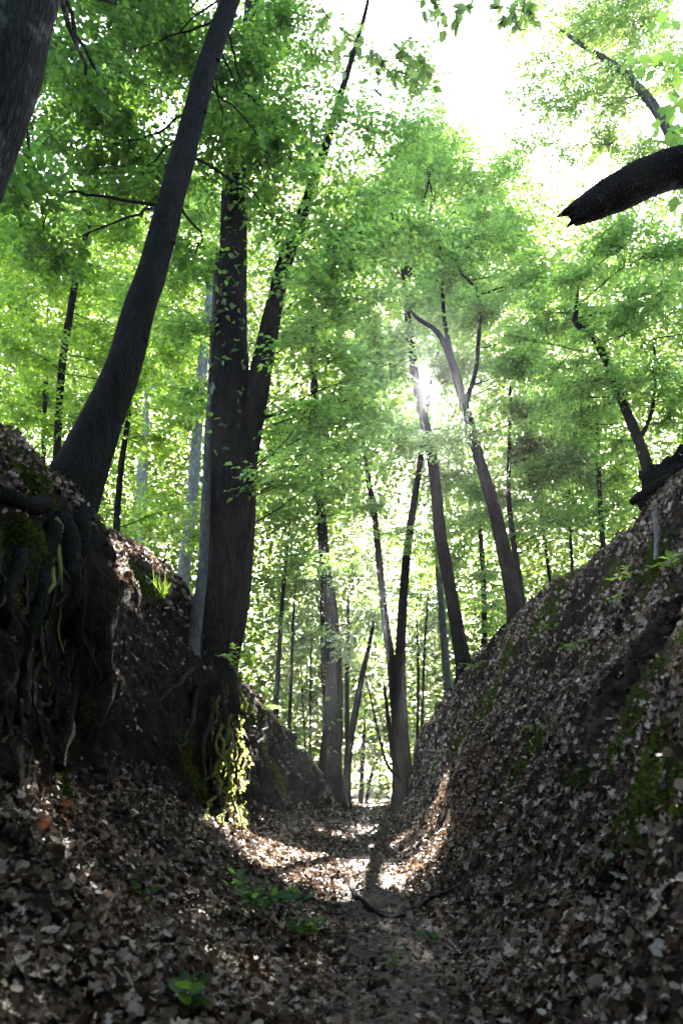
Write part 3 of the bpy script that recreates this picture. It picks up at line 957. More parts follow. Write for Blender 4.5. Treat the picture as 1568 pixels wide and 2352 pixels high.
# trees standing at the lane's end
tree("lane_tree", "stout brown trunk at the left side of the lane's far end",
     [[(715, 700, 29.5, 14), (722, 900, 29.0, 18), (735, 1150, 28.4, 22), (745, 1280, 28.2, 26), (758, 1380, 28.0, 30), (765, 1450, 28.0, 33), (768, 1550, 28.0, 38), (764, 1660, 28.0, 44), (757, 1760, 28.0, 52), (752, 1840, 28.0, 62)],
      [(735, 1300, 28.8, 9), (741, 1420, 28.7, 12), (744, 1540, 28.6, 15), (748, 1660, 28.5, 18), (750, 1760, 28.4, 22)]],
     M["bark"], [(700, 1000, 29.0, 1.6), (760, 1130, 28.0, 1.1), (660, 1180, 29.0, 1.1), (790, 900, 29.5, 1.6), (720, 760, 30.0, 1.8), (840, 740, 30.5, 1.8), (620, 1330, 28.0, .8), (690, 1330, 28.0, .8)],
     leafmat=M["leaf_far"], s=.12, lai=1.0, flare=(.35, .7, 5, .2))
tree("twin_tree", "dark twin-stemmed tree at the right side of the lane's far end",
     [[(1012, 780, 25.4, 5), (985, 900, 25, 9), (965, 1060, 24.6, 14), (944, 1191, 24.4, 17), (931, 1301, 24.2, 19), (924, 1401, 24, 21), (919, 1501, 24, 25), (916, 1601, 24, 34), (919, 1720, 24, 40), (926, 1800, 24, 48), (930, 1860, 24, 56)],
      [(830, 980, 24.5, 8), (846, 1100, 24.3, 12), (859, 1176, 24.2, 14), (874, 1326, 24, 16), (886, 1436, 24, 18), (900, 1540, 24, 22), (911, 1640, 24, 28)],
      [(880, 1560, 23.8, 6), (890, 1640, 23.8, 9), (900, 1720, 23.8, 12), (915, 1800, 23.8, 14)]],
     M["bark"], [(900, 1020, 24.4, 1.5), (1000, 860, 25, 1.5), (840, 1180, 24, .9), (960, 1250, 24, .9), (1010, 700, 26, 2.0), (930, 600, 26.5, 2.0), (820, 560, 27, 1.8), (860, 1380, 24, .7)],
     leafmat=M["leaf_far"], s=.12, lai=1.0, flare=(.3, .8, 5, 1.0))
simple("leaning_sapling", "slim sapling leaning right beside the stout trunk at the lane's end",
       [(862, 1400, 25.5, 7), (850, 1470, 25.3, 9), (832, 1550, 25, 13), (815, 1640, 25, 16), (800, 1730, 24.8, 18), (795, 1830, 24.6, 20)], M["bark"],
       [(870, 1430, 25.4, .9), (820, 1480, 25.4, .8)], leafmat=M["leaf_far"], s=.11, lai=.9)
simple("slim_tree", "straight slim trunk at right edge of the stout lane-end trunk",
       [(800, 1350, 27, 7), (798, 1500, 26.6, 9), (796, 1640, 26.4, 11), (800, 1840, 26, 13)], M["bark"], [(810, 1300, 27, 1.3)], leafmat=M["leaf_far"], s=.12, lai=.9)
tree("bank_tree", "tall straight brown trunk on the right bank, sun just above it",
     [[(925, 640, 21.5, 13), (940, 760, 21, 17), (952, 860, 20.6, 20), (970, 948, 20.4, 22), (989, 1038, 20.2, 25), (999, 1113, 20, 26), (1011, 1226, 20, 28), (1029, 1326, 20, 29), (1046, 1426, 20, 32), (1059, 1501, 20, 35), (1067, 1550, 20, 40)]],
     M["bark"], [(900, 780, 21, 1.4), (980, 700, 21.4, 1.5), (1060, 560, 22.5, 1.8), (1120, 420, 24, 1.8), (1000, 420, 24, 2.0), (880, 430, 23, 1.5), (1000, 320, 25, 1.5), (900, 1000, 20, .8), (1080, 300, 26, 1.2), (1170, 560, 23, 1.5)],
     leafmat=M["leaf"], s=.12, lai=1.1)
simple("forest_tree", "greenish hazy trunk close behind the tall straight bank tree",
       [(992, 1080, 25, 11), (1000, 1200, 25, 13), (1006, 1300, 25, 15), (1015, 1420, 25, 17), (1024, 1526, 25, 18), (1030, 1620, 25, 20)], M["bark_grey"],
       [(1030, 1090, 25, 1.4), (1000, 1200, 26, 1.0), (1060, 1260, 25.5, .9)], leafmat=M["leaf_far"], s=.12, lai=.9)
tree("bank_tree", "dark curved trunk with forking top leaning left from the right crest",
     [[(930, 690, 18.4, 7), (954, 728, 18.2, 9), (1004, 763, 18, 12), (1036, 828, 17.8, 17), (1054, 888, 17.6, 20), (1079, 978, 17.4, 23), (1104, 1068, 17.2, 26), (1129, 1148, 17, 29), (1159, 1276, 17, 33), (1179, 1376, 17, 37), (1190, 1450, 17, 46)],
      [(1015, 640, 18.4, 7), (1019, 723, 18.1, 9), (1030, 790, 17.9, 11), (1040, 840, 17.8, 13)],
      [(1045, 600, 17.8, 4), (1059, 628, 17.7, 6), (1091, 663, 17.6, 7), (1101, 713, 17.5, 8), (1097, 800, 17.5, 9), (1090, 860, 17.5, 10), (1072, 920, 17.5, 12), (1072, 960, 17.5, 12)]],
     M["bark"], [(1040, 640, 18.2, 1.1), (1130, 720, 17.6, 1.2), (1000, 560, 18.6, 1.1), (1200, 820, 17.2, 1.0), (1100, 540, 19, 1.2), (1160, 930, 17, .8), (1230, 640, 18, 1.2), (1260, 930, 17.4, .8), (1010, 1000, 17.6, .5)],
     leafmat=M["leaf"], s=.105, lai=1.2)
simple("slim_tree", "slender trunk rising beside the dark curved crest tree",
       [(1171, 860, 19, 6), (1171, 938, 19, 7), (1169, 1038, 18.7, 9), (1167, 1130, 18.4, 11), (1175, 1220, 18.2, 13), (1190, 1320, 18, 15), (1204, 1430, 18, 17)], M["bark"],
       [(1180, 1020, 18.8, 1.0), (1240, 1100, 18.4, .9), (1130, 1130, 18.6, .7), (1270, 1020, 18.6, .9), (1210, 1210, 18.4, .7), (1300, 1180, 17.6, .7)], leafmat=M["leaf_dark"], s=.10, lai=1.2)
simple("slim_tree", "thin trunk standing between the two right bank trees",
       [(1098, 1180, 23, 8), (1105, 1260, 23, 11), (1110, 1340, 23, 12), (1111, 1420, 23, 13), (1111, 1510, 23, 14)], M["bark"],
       [(1100, 1200, 23, 1.0), (1090, 1330, 23, .7), (1130, 1390, 22, .6)], leafmat=M["leaf_far"], s=.11, lai=1.0)
tree("crooked_tree", "crooked tree with kinked top on the right bank crest",
     [[(1328, 650, 14.4, 9), (1322, 715, 14.3, 11), (1322, 743, 14.2, 13), (1359, 772, 14, 16), (1384, 813, 13.8, 17), (1399, 853, 13.7, 18), (1424, 913, 13.5, 20), (1456, 988, 13.2, 23), (1477, 1045, 13, 26), (1494, 1100, 13, 30), (1506, 1150, 13, 34)],
      [(1500, 780, 13.2, 5), (1504, 853, 13.2, 6), (1497, 938, 13.1, 8), (1478, 990, 13.1, 10), (1462, 1010, 13.1, 12)]],
     M["bark"], [(1330, 640, 14.5, .9), (1250, 720, 14.6, .8), (1420, 760, 13.6, .9), (1500, 700, 13.2, .9), (1380, 880, 13.4, .7), (1500, 860, 13, .7), (1300, 850, 14.2, .7), (1440, 560, 14, 1.0), (1540, 960, 13.4, .6), (1340, 980, 14, .6), (1420, 1010, 13.8, .5), (1550, 560, 13.5, .9)],
     leafmat=M["leaf"], s=.095, lai=1.05)
simple("slim_tree", "thin straight trunk behind the right bank crest, left of the crooked tree",
       [(1368, 930, 17, 7), (1372, 1030, 17, 9), (1375, 1110, 17, 10), (1378, 1180, 17, 11), (1384, 1250, 17, 12)], M["bark"],
       [(1330, 1080, 17, .8), (1400, 1080, 17, .7), (1290, 1060, 17.5, .8), (1350, 960, 17.5, .9), (1330, 1190, 16, .5)], leafmat=M["leaf_dark"], s=.10, lai=1.0)
tree("tall_tree", "tree with bare bent limb entering at the upper right edge",
     [[(1250, 40, 17, 8), (1330, 100, 16.5, 11), (1419, 155, 16, 15), (1454, 190, 16, 18), (1494, 235, 16, 22), (1529, 290, 16, 26), (1560, 350, 16, 30), (1620, 480, 16, 36), (1680, 680, 16, 42), (1720, 900, 16, 46), (1735, 1080, 16, 50)]],
     M["bark_grey"], [(1330, 60, 16.5, 1.5), (1450, 60, 16, 1.6), (1540, 160, 15.6, 1.4), (1250, 160, 17, 1.2), (1380, 240, 16.4, 1.2), (1500, 370, 15.8, 1.0), (1300, 330, 17, .9), (1440, 440, 16.4, 1.1), (1200, 40, 17.5, 1.1), (1550, 440, 15.6, 1.0), (1420, -100, 16, 1.6), (1545, 640, 15.6, .9), (1280, 240, 17, .9), (1350, 160, 16.6, 1.0)],
     leafmat=M["leaf_washed"], s=.105, lai=.62)

# thin saplings seen between the forked tree and the stout lane-end trunk, and far stems down the lane
SAP = [("thin dark sapling left of the lane-end stout trunk, the taller one", [(668, 1180, 24, 6), (655, 1301, 24, 9), (645, 1430, 24, 10), (637, 1560, 24, 11), (633, 1660, 24, 12)], 24),
       ("thin dark sapling just left of the stout lane-end trunk, the shorter one", [(680, 1330, 23, 5), (673, 1426, 23, 7), (669, 1540, 23, 8), (664, 1690, 23, 9)], 23),
       ("very thin stem in the bright gap between saplings and stout trunk", [(716, 1450, 29, 4), (713, 1560, 29, 5), (712, 1720, 29, 5)], 29),
       ("hair-thin stem leftmost in the bright gap near the stout trunk", [(690, 1500, 31, 4), (694, 1600, 31, 4), (702, 1740, 31, 5)], 31),
       ("short dark stem framed by the lane's bright far opening", [(838, 1640, 36, 6), (834, 1720, 36, 9), (828, 1840, 36, 12)], 36),
       ("slanting stem framed by the lane's bright far opening", [(872, 1730, 38, 4), (856, 1765, 38, 6), (842, 1835, 38, 8)], 38),
       ("hair-thin upright stem in the middle of the bright far opening", [(876, 1640, 41, 3), (873, 1740, 41, 4), (870, 1840, 41, 4)], 41),
       ("thin stem at the right of the far opening beside the twin tree", [(985, 1340, 27, 5), (975, 1480, 27, 6), (968, 1680, 27, 7)], 27),
       ("thin stem right of the twin tree in front of bright leaves", [(955, 1400, 28, 5), (960, 1540, 28, 6), (958, 1700, 28, 7)], 28),
       ("thin bent stem standing behind the right bank between two trunks", [(1235, 1080, 20, 5), (1242, 1180, 20, 6), (1255, 1280, 20, 7), (1268, 1380, 20, 8)], 20),
       ("thin upright stem behind the right crest below the kinked tree", [(1300, 1000, 21, 5), (1306, 1120, 21, 6), (1312, 1290, 21, 7)], 21)]
for lab, poly, Y in SAP:
    u, v = poly[0][0], poly[0][1]
    simple("sapling", lab, poly, M["bark"], [(u, v - 20, Y, .035 * Y, .6), (u + rng.uniform(-50, 50), v + 90, Y, .022 * Y, .6)], leafmat=M["leaf_far"], s=.11, lai=.8, sides=8, flare=None, group="thin saplings in the wood beyond the banks", n=20)

# ------------------------------------------------------------------ the wood beyond, one leafy mass
nF = 405000
Yf = rng.uniform(27, 70, nF * 2)
Uf = rng.uniform(-120, 1690, nF * 2)
top = np.interp(Uf, [-120, 300, 600, 800, 1000, 1150, 1350, 1690], [350, 380, 330, 330, 260, 290, 420, 480])
Vf = top + (1860 - top) * rng.random(nF * 2) ** .75
dvec = FW[None] * F + RT[None] * (Uf - CU)[:, None] - UP[None] * (Vf - CV)[:, None]
Pf = CAM + dvec * (Yf / dvec[:, 1])[:, None]
cl = vnoise(Pf * np.array([.22, .22, .30]), 90) * .6 + vnoise(Pf * np.array([.7, .7, 1.0]), 91) * .4
edge = np.clip((Vf - top) / 160, 0, 1)
prob = np.clip((cl - (.53 - .20 * edge)) * 7.0, 0, 1)
keep = (rng.random(nF * 2) < prob) & (Pf[:, 2] > 1.2) & lit_gap(Pf, .36)
# a bright clearing shows at the end of the lane
keep &= ~((np.abs(Uf - 850) < 60) & (Vf > 1700) & (rng.random(nF * 2) < .55))
Pf = Pf[keep][:nF]
nn = len(Pf)
axf = rng.normal(0, 1, (nn, 3)) * np.array([1, 1, .5])
nf = np.array([0, 0, 1.0]) + rng.normal(0, .42, (nn, 3))
b = Bag()
b.add(*place(KITE, Pf, frames(axf, nf), rng.uniform(.6, 1.2, nn) * np.interp(Pf[:, 1], [27, 70], [.24, .46])))
nb_ = 42000
ab = rng.uniform(-.8, 1.3, nb_)          # unseen leaf ring added behind the camera to block sky light
rb = rng.uniform(15, 26, nb_)
Pb = np.column_stack([rb * np.sin(ab), -rb * np.cos(ab), rng.uniform(1, 19, nb_)])
clb = vnoise(Pb * .35, 93)
Pb = Pb[clb > .33]
b.add(*place(KITE, Pb, frames(rng.normal(0, 1, (len(Pb), 3)), np.array([0, 0, 1.0]) + rng.normal(0, .6, (len(Pb), 3))), rng.uniform(.4, .8, len(Pb))))
link("far_woodland", b.mesh("far_woodland", M["leaf_wood"]), kind="stuff", label="bright sunlit leafy wood closing the view beyond the trunks, plus an unseen leaf screen added behind the camera")
TRI_N[0] += nn * 2
print("far leaves", nn, "crown tris", TRI_N[0], "litter", len(lp))

# ------------------------------------------------------------------ unseen tree added outside the frame to shade the lane and banks
def tree_world(name, label, pts, bark, crown, leafmat, s_, lai):
    W = smooth_path(np.array(pts, float), 30)
    base = W[0, :3].copy()
    t = empty(name, base, label, "tree")
    v, f = tube(W[:, :3], W[:, 3], 18, .1, 5, flare=(.5, .4, 5, .2))
    link("trunk", mesh_from("trunk", v - base, [f], bark, True), t)
    crown_leaves(base, crown, W[:, :3], .09, leafmat, s_, t, barkm=bark, lai=lai, nsub=26)
    return t
tree_world("tall_tree", "unseen leafy tree added for shade on the right bank beside the camera, outside the right edge",
           [(5.2, .5, ground_z(5.2, .5) - .3, .34), (5.1, .4, 6, .28), (4.8, .2, 9, .2), (4.6, .0, 13, .06)], M["bark"],
           [((4.2, -.5, 8.6), 2.6), ((6.5, -5, 8.5), 3.2), ((2.4, -6.5, 8.4), 3.0), ((7.8, 2.0, 9.5), 2.6), ((2.0, -2.2, 10.2), 2.6), ((5.5, -9, 7), 3.2), ((9, -2, 7.5), 3.0), ((4.6, 2.2, 6.6), 1.6), ((6.0, 5.0, 7.6), 1.8), ((4.6, -2.5, 6.2), 2.0), ((5.4, 7.0, 8.5), 1.9), ((7.6, 9.5, 10), 2.2), ((5.2, 3.6, 9.5), 2.0), ((4.0, 1.0, 11.5), 2.2)], M["leaf"], .20, 2.1)

# ------------------------------------------------------------------ bent dead trunk with a broken end, reaching in from the right
bp = []
for u, v, Y, wd in [(2150, 1120, 6.6, 150), (2120, 900, 6.5, 140), (2040, 640, 6.4, 128), (1900, 470, 6.3, 118), (1740, 395, 6.2, 106), (1568, 384, 6.1, 96), (1490, 408, 6.05, 93), (1420, 440, 6.0, 86), (1370, 466, 6.0, 78), (1335, 484, 6.0, 66), (1318, 493, 6.0, 58)]:
    p = at(u, v, Y)
    bp.append((*p, wd * ((p - CAM) @ FW) / F / 2))
bp[0] = (bp[0][0], bp[0][1], min(bp[0][2], ground_z(bp[0][0], bp[0][1])) - .3, bp[0][3])
W = smooth_path(np.array(bp), 60)
base = W[0, :3].copy()
bt = empty("dead_tree", base, "thick black bent dead trunk with a snapped end jutting in at upper right", "dead tree")
v, f = tube(W[:, :3], W[:, 3], 26, .16, 77, flare=(.4, .4, 5, 0))
dtr = link("trunk", mesh_from("trunk", v - base, [f], M["bark_dead"], True), bt)
tip = W[-1, :3]
axd = norm(W[-1, :3] - W[-4, :3])
e1 = norm(np.cross(axd, np.array([0, 1.0, 0])))
e2 = np.cross(axd, e1)
for k in range(15):
    a = k * 2.399
    rr = W[-1, 3] * (.25 + .68 * ((k * .618) % 1))
    st = tip - axd * .10 + (e1 * math.cos(a) + e2 * math.sin(a)) * rr
    ln_ = rng.uniform(.10, .19) * (1.25 if math.sin(a) > 0 else .8)
    en = st + axd * ln_ + rng.normal(0, .018, 3)
    v, f = tube(np.linspace(st, en, 5), np.array([.034, .030, .022, .012, .001]), 5, .3, k)
    link("splinter", mesh_from("splinter", v - base, [f], M["bark_dead"], False), dtr)
for k, (pp_, w0_) in enumerate([([(1345, 468, 5.98), (1310, 482, 5.96), (1276, 500, 5.95)], 44), ([(1350, 490, 5.95), (1318, 508, 5.93), (1300, 522, 5.93)], 34)]):
    Ps = smooth_path(np.array([at(*q_) for q_ in pp_]), 10)
    v, f = tube(Ps, np.linspace(w0_, 3, 10) * ((Ps[0] - CAM) @ FW) / F / 2, 9, .3, 31 + k)
    link("splinter", mesh_from("splinter", v - base, [f], M["bark_dead"], False), dtr)
for k, (i0, le) in enumerate([(40, .16), (46, .1), (52, .09)]):
    p = W[i0, :3] + np.array([0, 0, W[i0, 3] * .8])
    v, f = tube(np.linspace(p, p + np.array([-.05, 0, le]), 4), np.array([.05, .035, .02, .004]), 6, .3, k)
    link("knot", mesh_from("knot", v - base, [f], M["bark_dead"], True), bt)

# ------------------------------------------------------------------ climbing vine on the forked trunk
P3, R3 = l3[0]
vine = empty("climbing_vine", P3[10], "green climbing vine with broad leaves on the big forked trunk", "vine")
vo = P3[10].copy()
VST = []
lm_v = [mesh_from("leaf", OVATE[0] * np.array([1.25, 1, 1.6]), [OVATE[1]], M[k]) for k in ("leaf", "leaf_far")]
toC = norm(CAM - P3.mean(0))
for q, ph in enumerate((-.7, .35, 1.1)):
    i = np.arange(12, 62)
    ang = ph + .35 * np.sin(i * .25 + q)
    sdv = norm(np.cross(toC, np.array([0, 0, 1.0])))
    cur = P3[i] + (toC * np.cos(ang)[:, None] + sdv * np.sin(ang)[:, None]) * (R3[i] * 1.06)[:, None]
    v, f = tube(cur, np.linspace(.018, .006, len(i)), 5)
    vst = link("vine_stem", mesh_from("vine_stem", v - vo, [f], M["root"], True), vine)
    VST.append(vst)
nv = 280
ii = rng.uniform(20, 66, nv)
i0 = ii.astype(int)
pc = P3[i0] + (P3[i0 + 1] - P3[i0]) * (ii - i0)[:, None]
ang = rng.normal(.1, .75, nv)
sdv = norm(np.cross(toC, np.array([0, 0, 1.0])))
outd = toC * np.cos(ang)[:, None] + sdv * np.sin(ang)[:, None]
keepv = vnoise(np.column_stack([ii * .35, ang * 2, ang * 0]), 44) > .36
pos = pc + outd * (R3[i0] * 1.05 + rng.uniform(.02, .16, nv))[:, None]
axv = outd * .5 + rng.normal(0, .5, (nv, 3)) + np.array([0, 0, -.45])
nmv = outd * .5 + np.array([0, 0, .9]) + rng.normal(0, .3, (nv, 3))
Rv = frames(axv, nmv)
for q in (0, 1):
    mk = keepv & (np.arange(nv) % 2 == q)
    leaf_objects("leaf", lm_v[q], VST[q], pos[mk], Rv[mk], rng.uniform(.09, .16, mk.sum()), vo)

# ------------------------------------------------------------------ near twigs hanging into the top of the picture
def hanging(label, spine, subs, Y, size, n_leaf):
    P = [at(u, v, Y) for u, v in spine]
    o = P[0].copy()
    t = empty("overhanging_twig", o, label, "twig", "leafy twigs hanging in from above")
    C = smooth_path(np.array(P), 14)
    v, f = tube(C, np.linspace(.010, .003, 14), 5)
    link("twig", mesh_from("twig", v - o, [f], M["stick"], True), t)
    me = mesh_from("leaf", OVATE[0], [OVATE[1]], M["leaf_washed"])
    for (i, u, v_) in subs:
        e = at(u, v_, Y + rng.normal(0, .15))
        B = smooth_path(np.array([C[i], (C[i] + e) / 2 + np.array([0, 0, .05]), e]), 8)
        vv_, ff = tube(B, np.linspace(.005, .0015, 8), 4)
        so = link("twig", mesh_from("twig", vv_ - o, [ff], M["stick"], True), t)
        n = n_leaf
        k = rng.uniform(2, 7.99, n)
        i0 = np.minimum(k.astype(int), 6)
        pp = B[i0] + (B[i0 + 1] - B[i0]) * (k - i0)[:, None]
        tg = norm(B[-1] - B[0])
        ax_ = tg * .7 + rng.normal(0, .65, (n, 3)) + np.array([0, 0, -.25])
        nm_ = np.array([0, -.35, .9]) + rng.normal(0, .35, (n, 3))
        leaf_objects("leaf", me, so, pp, frames(ax_, nm_), rng.uniform(.75, 1.15, n) * size, o)
hanging("leafy twig with large grey-green leaves left of the white sky opening", [(690, -120), (740, 20), (800, 80), (880, 120), (940, 150)],
        [(4, 760, 90), (6, 790, 160), (8, 850, 190), (10, 900, 170), (12, 950, 180), (13, 985, 165), (9, 890, 215), (11, 930, 120), (5, 730, 70), (10, 860, 130), (12, 960, 140), (7, 830, 120), (3, 700, 30), (12, 905, 195), (13, 970, 200), (11, 875, 160), (13, 990, 190), (12, 940, 95)], 6.4, .12, 9)
hanging("small leafy twig dangling at the middle of the top edge", [(930, -140), (960, -40), (1000, 10), (1040, 30)], [(8, 980, 40), (11, 1020, 60), (13, 1060, 35), (9, 1000, 20), (13, 1050, 60), (12, 1075, 15), (10, 1010, 75)], 6.2, .12, 9)
hanging("small leafy twig dangling right of the middle of the top edge", [(1250, -120), (1220, -40), (1190, 10), (1165, 20)], [(8, 1200, 40), (11, 1170, 45), (13, 1140, 20), (9, 1215, 15), (13, 1150, 60), (12, 1185, 65), (10, 1225, 50)], 6.2, .12, 9)

# ------------------------------------------------------------------ clod of earth and roots on the right crest
rc = at(1572, 1118, 9.2)
ct = empty("root_clod", rc, "black clod of torn roots and earth on the right bank crest", "root clod")
th = np.linspace(0, np.pi, 22)
ph = np.linspace(0, 2 * np.pi, 36, endpoint=False)
S = np.stack([np.outer(np.sin(th), np.cos(ph)), np.outer(np.sin(th), np.sin(ph)), np.outer(np.cos(th), np.ones(36))], -1)
rad = .9 + 1.5 * fbm(S.reshape(-1, 3) * 3.4 + 5, 71, 5).reshape(22, 36)
V = S * rad[..., None] * np.array([.50, .75, .40])
i = np.arange(21)[:, None] * 36
j = np.arange(36)[None]
Qs = np.stack([i + j, i + 36 + j, i + 36 + (j + 1) % 36, i + (j + 1) % 36], -1).reshape(-1, 4)
link("earth_mass", mesh_from("earth_mass", V.reshape(-1, 3), [Qs], M["bark_dead"], True), ct)
def px_tube(parent, origin, name, pts, w0, w1, mat, sides=7, rough=.2, seed=0, n=14):
    P = np.array([at(*p) for p in pts])
    dp = (P[0] - CAM) @ FW
    C = smooth_path(P, n)
    v, f = tube(C, np.linspace(w0, w1, n) * dp / F / 2, sides, rough, seed)
    return link(name, mesh_from(name, v - origin, [f], mat, True), parent)
px_tube(ct, rc, "root", [(1560, 1095, 8.9), (1520, 1112, 8.7), (1480, 1130, 8.65), (1450, 1154, 8.6)], 44, 14, M["bark_dark"], 8, .3, 4)
for k in range(9):
    u0, v0 = 1515 + rng.uniform(-10, 60), 1130 + rng.uniform(-30, 40)
    px_tube(ct, rc, "root", [(u0, v0, 8.75), (u0 + rng.normal(-10, 12), v0 + rng.uniform(20, 40), 8.6), (u0 + rng.normal(-10, 20), v0 + rng.uniform(50, 90), 8.6)], 6, 2, M["root"], 5, .2, k)
def ground_pt(u, v, lift=.0):
    h_ = hit(u, v)
    return (h_[0] + h_[1] * lift, h_[1]) if h_ else (at(u, v, 8), np.array([0, 0, 1.0]))
sp, sn = ground_pt(1507, 1262)
st = empty("stub", sp, "short pale upright stub on the right bank crest below the clod", "stump")
sd = at(1503, 1175, sp[1])
C = smooth_path(np.array([sp - np.array([0, 0, .1]), (sp + sd) / 2 + np.array([.015, 0, 0]), sd, sd + np.array([.03, 0, .02])]), 10)
v, f = tube(C, np.array([.036, .036, .034, .033, .032, .032, .03, .03, .028, .004]), 9, .2, 3)
link("shaft", mesh_from("shaft", v - sp, [f], M["stick_pale"], True), st)
for k in range(2):
    p = C[3 + 3 * k]
    v, f = tube(np.linspace(p, p + np.array([.05 * (1 - 2 * k), 0, .05]), 4), np.array([.012, .01, .006, .002]), 5)
    link("side_twig", mesh_from("side_twig", v - sp, [f], M["stick_pale"], True), st)

# ------------------------------------------------------------------ fallen sticks and surface roots
def stick(name, label, pix, w0, w1, mat, cat, twigs=1, group=None, lift=.5):
    pts = []
    for u, v in pix:
        g, n = ground_pt(u, v)
        dp = (g - CAM) @ FW
        pts.append(g + n * (w0 * dp / F / 2) * lift + np.array([0, 0, .008]))
    pts = np.array(pts)
    o = pts[0].copy()
    dp = (o - CAM) @ FW
    t = empty(name, o, label, cat, group)
    C = smooth_path(pts, 18)
    C += np.column_stack([fbm(C * 6, 7 + int(pix[0][0]), 2), fbm(C * 6, 8, 2), np.abs(fbm(C * 6, 9, 2))]) * .05
    v, f = tube(C, np.linspace(w0, w1, 18) * dp / F / 2, 8, .25, int(pix[0][1]))
    sh = link("shaft", mesh_from("shaft", v - o, [f], mat, True), t)
    for k in range(twigs):
        i = 5 + (5 * k) % 11
        d = norm(C[i + 1] - C[i - 1])
        e = C[i] + d * .10 + np.array([rng.normal(0, .05), rng.normal(0, .05), .05])
        v, f = tube(np.linspace(C[i], e, 5), np.linspace(w1 * .6, 1, 5) * dp / F / 2, 5)
        link("side_twig", mesh_from("side_twig", v - o, [f], mat, True), sh)
stick("fallen_branch", "long dark branch lying up the right bank from the path", [(952, 2096), (985, 2068), (1040, 2048), (1100, 2020), (1158, 1998)], 12, 5, M["stick"], "branch", 2)
stick("surface_root", "dark curved root crossing the path left of the long branch", [(806, 2030), (815, 2062), (840, 2085), (870, 2110), (905, 2118), (950, 2104)], 12, 8, M["bark_dark"], "root", 1)
stick("fallen_stick", "pale forked stick on the ground right of the path", [(1030, 2182), (1060, 2195), (1110, 2186), (1165, 2180), (1225, 2174)], 8, 4, M["stick_pale"], "stick", 2)
stick("fallen_stick", "short bent stick near the right side of the path", [(1040, 2178), (1060, 2190), (1078, 2216)], 8, 5, M["stick"], "stick", 1)
stick("fallen_stick", "thick weathered stick pointing at the viewer right of the path", [(1131, 2222), (1118, 2250), (1106, 2276)], 14, 9, M["stick_pale"], "stick", 1)
stick("fallen_stick", "pale straight stick at the bottom edge left of centre", [(630, 2352), (648, 2330), (670, 2305)], 13, 8, M["stick_pale"], "stick", 0)
stick("fallen_stick", "thin grey stick below the leafy plant at bottom left", [(535, 2268), (560, 2290), (580, 2318), (594, 2342)], 8, 4, M["stick_pale"], "stick", 1)
stick("fallen_stick", "thin dark stick above the leafy plant on the left slope", [(540, 2040), (590, 2062), (640, 2090)], 6, 3, M["stick"], "stick", 1)
stick("fallen_stick", "dark stick lying along the foot of the right slope", [(1180, 2215), (1230, 2190), (1290, 2180)], 8, 4, M["stick"], "stick", 1)
stick("fallen_stick", "pale curved bare root on the left bank left of the stout lane-end trunk", [(588, 1708), (603, 1694), (600, 1680), (612, 1672)], 9, 4, M["stick_pale"], "root", 0)
# thin dead branch leaning against the twin tree
hp = [at(*p) for p in [(838, 1545, 23), (852, 1610, 23), (870, 1690, 23), (888, 1755, 23), (920, 1795, 23.2)]]
lt = empty("leaning_branch", hp[-1], "thin dark dead branch curving down to the twin tree's foot", "branch")
C = smooth_path(np.array(hp), 20)
v, f = tube(C, np.linspace(.020, .040, 20), 7)
link("shaft", mesh_from("shaft", v - hp[-1], [f], M["bark_dark"], True), lt)
for i, dv in ((4, (.25, 0, .25)), (8, (-.3, 0, .3)), (12, (.2, 0, .3))):
    v, f = tube(np.linspace(C[i], C[i] + np.array(dv), 5), np.linspace(.012, .003, 5), 4)
    link("side_twig", mesh_from("side_twig", v - hp[-1], [f], M["bark_dark"], True), lt)

# ------------------------------------------------------------------ low plants
def plant(name, label, u, v, stems, leaves, size, length, mat, spread=1.0, group=None, cat="plant", lean=None, tpl=OVATE, up=1.0):
    g, n = ground_pt(u, v)
    t = empty(name, g, label, cat, group)
    me = mesh_from("leaf", tpl[0], [tpl[1]], mat)
    for k in range(stems):
        a = 2 * math.pi * (k + rng.random() * .6) / stems
        d = norm(np.array([math.cos(a) * spread, math.sin(a) * spread, up]) + n * .6 + (np.array(lean) if lean is not None else 0))
        L = length * rng.uniform(.7, 1.15)
        C = smooth_path(np.array([g - n * .02, g + d * L * .55 + np.array([0, 0, .03]), g + d * L + np.array([0, 0, -.25 * L * spread])]), 8)
        vv_, ff = tube(C, np.linspace(.004, .0015, 8), 4)
        so = link("stem", mesh_from("stem", vv_ - g, [ff], M["herb"], True), t)
        kk = np.linspace(2.2, 6.9, leaves)
        i0 = kk.astype(int)
        pp = C[i0] + (C[np.minimum(i0 + 1, 7)] - C[i0]) * (kk - i0)[:, None]
        tg = norm(C[-1] - C[1])
        sdv = norm(np.cross(tg, np.array([0, 0, 1.0])))
        sg = np.where(np.arange(leaves) % 2 == 0, 1, -1)[:, None]
        ax_ = tg * .55 + sdv * sg * .8 + rng.normal(0, .2, (leaves, 3))
        ax_[-1] = tg
        nm_ = np.array([0, -.25, 1.0]) + rng.normal(0, .25, (leaves, 3))
        leaf_objects("leaf", me, so, pp, frames(ax_, nm_), size * rng.uniform(.75, 1.2, leaves), g)
plant("leafy_shrub", "low dark green leafy plant sprawling at bottom left of the path", 585, 2120, 10, 9, .075, .42, M["herb"], 1.3, lean=(.35, -.25, 0))
plant("leafy_shrub", "tuft of narrow pale green leaves at lower right end of the sprawling plant", 690, 2165, 5, 7, .075, .2, M["herb"], 1.2, lean=(.2, -.3, 0))
plant("seedling", "pale green broad-leaved seedling at the bottom edge on the left", 425, 2330, 3, 4, .085, .13, M["herb"], 1.0)
plant("seedling", "small green seedling in the middle of the path near the bottom", 900, 2228, 2, 4, .06, .10, M["herb"], 1.0)
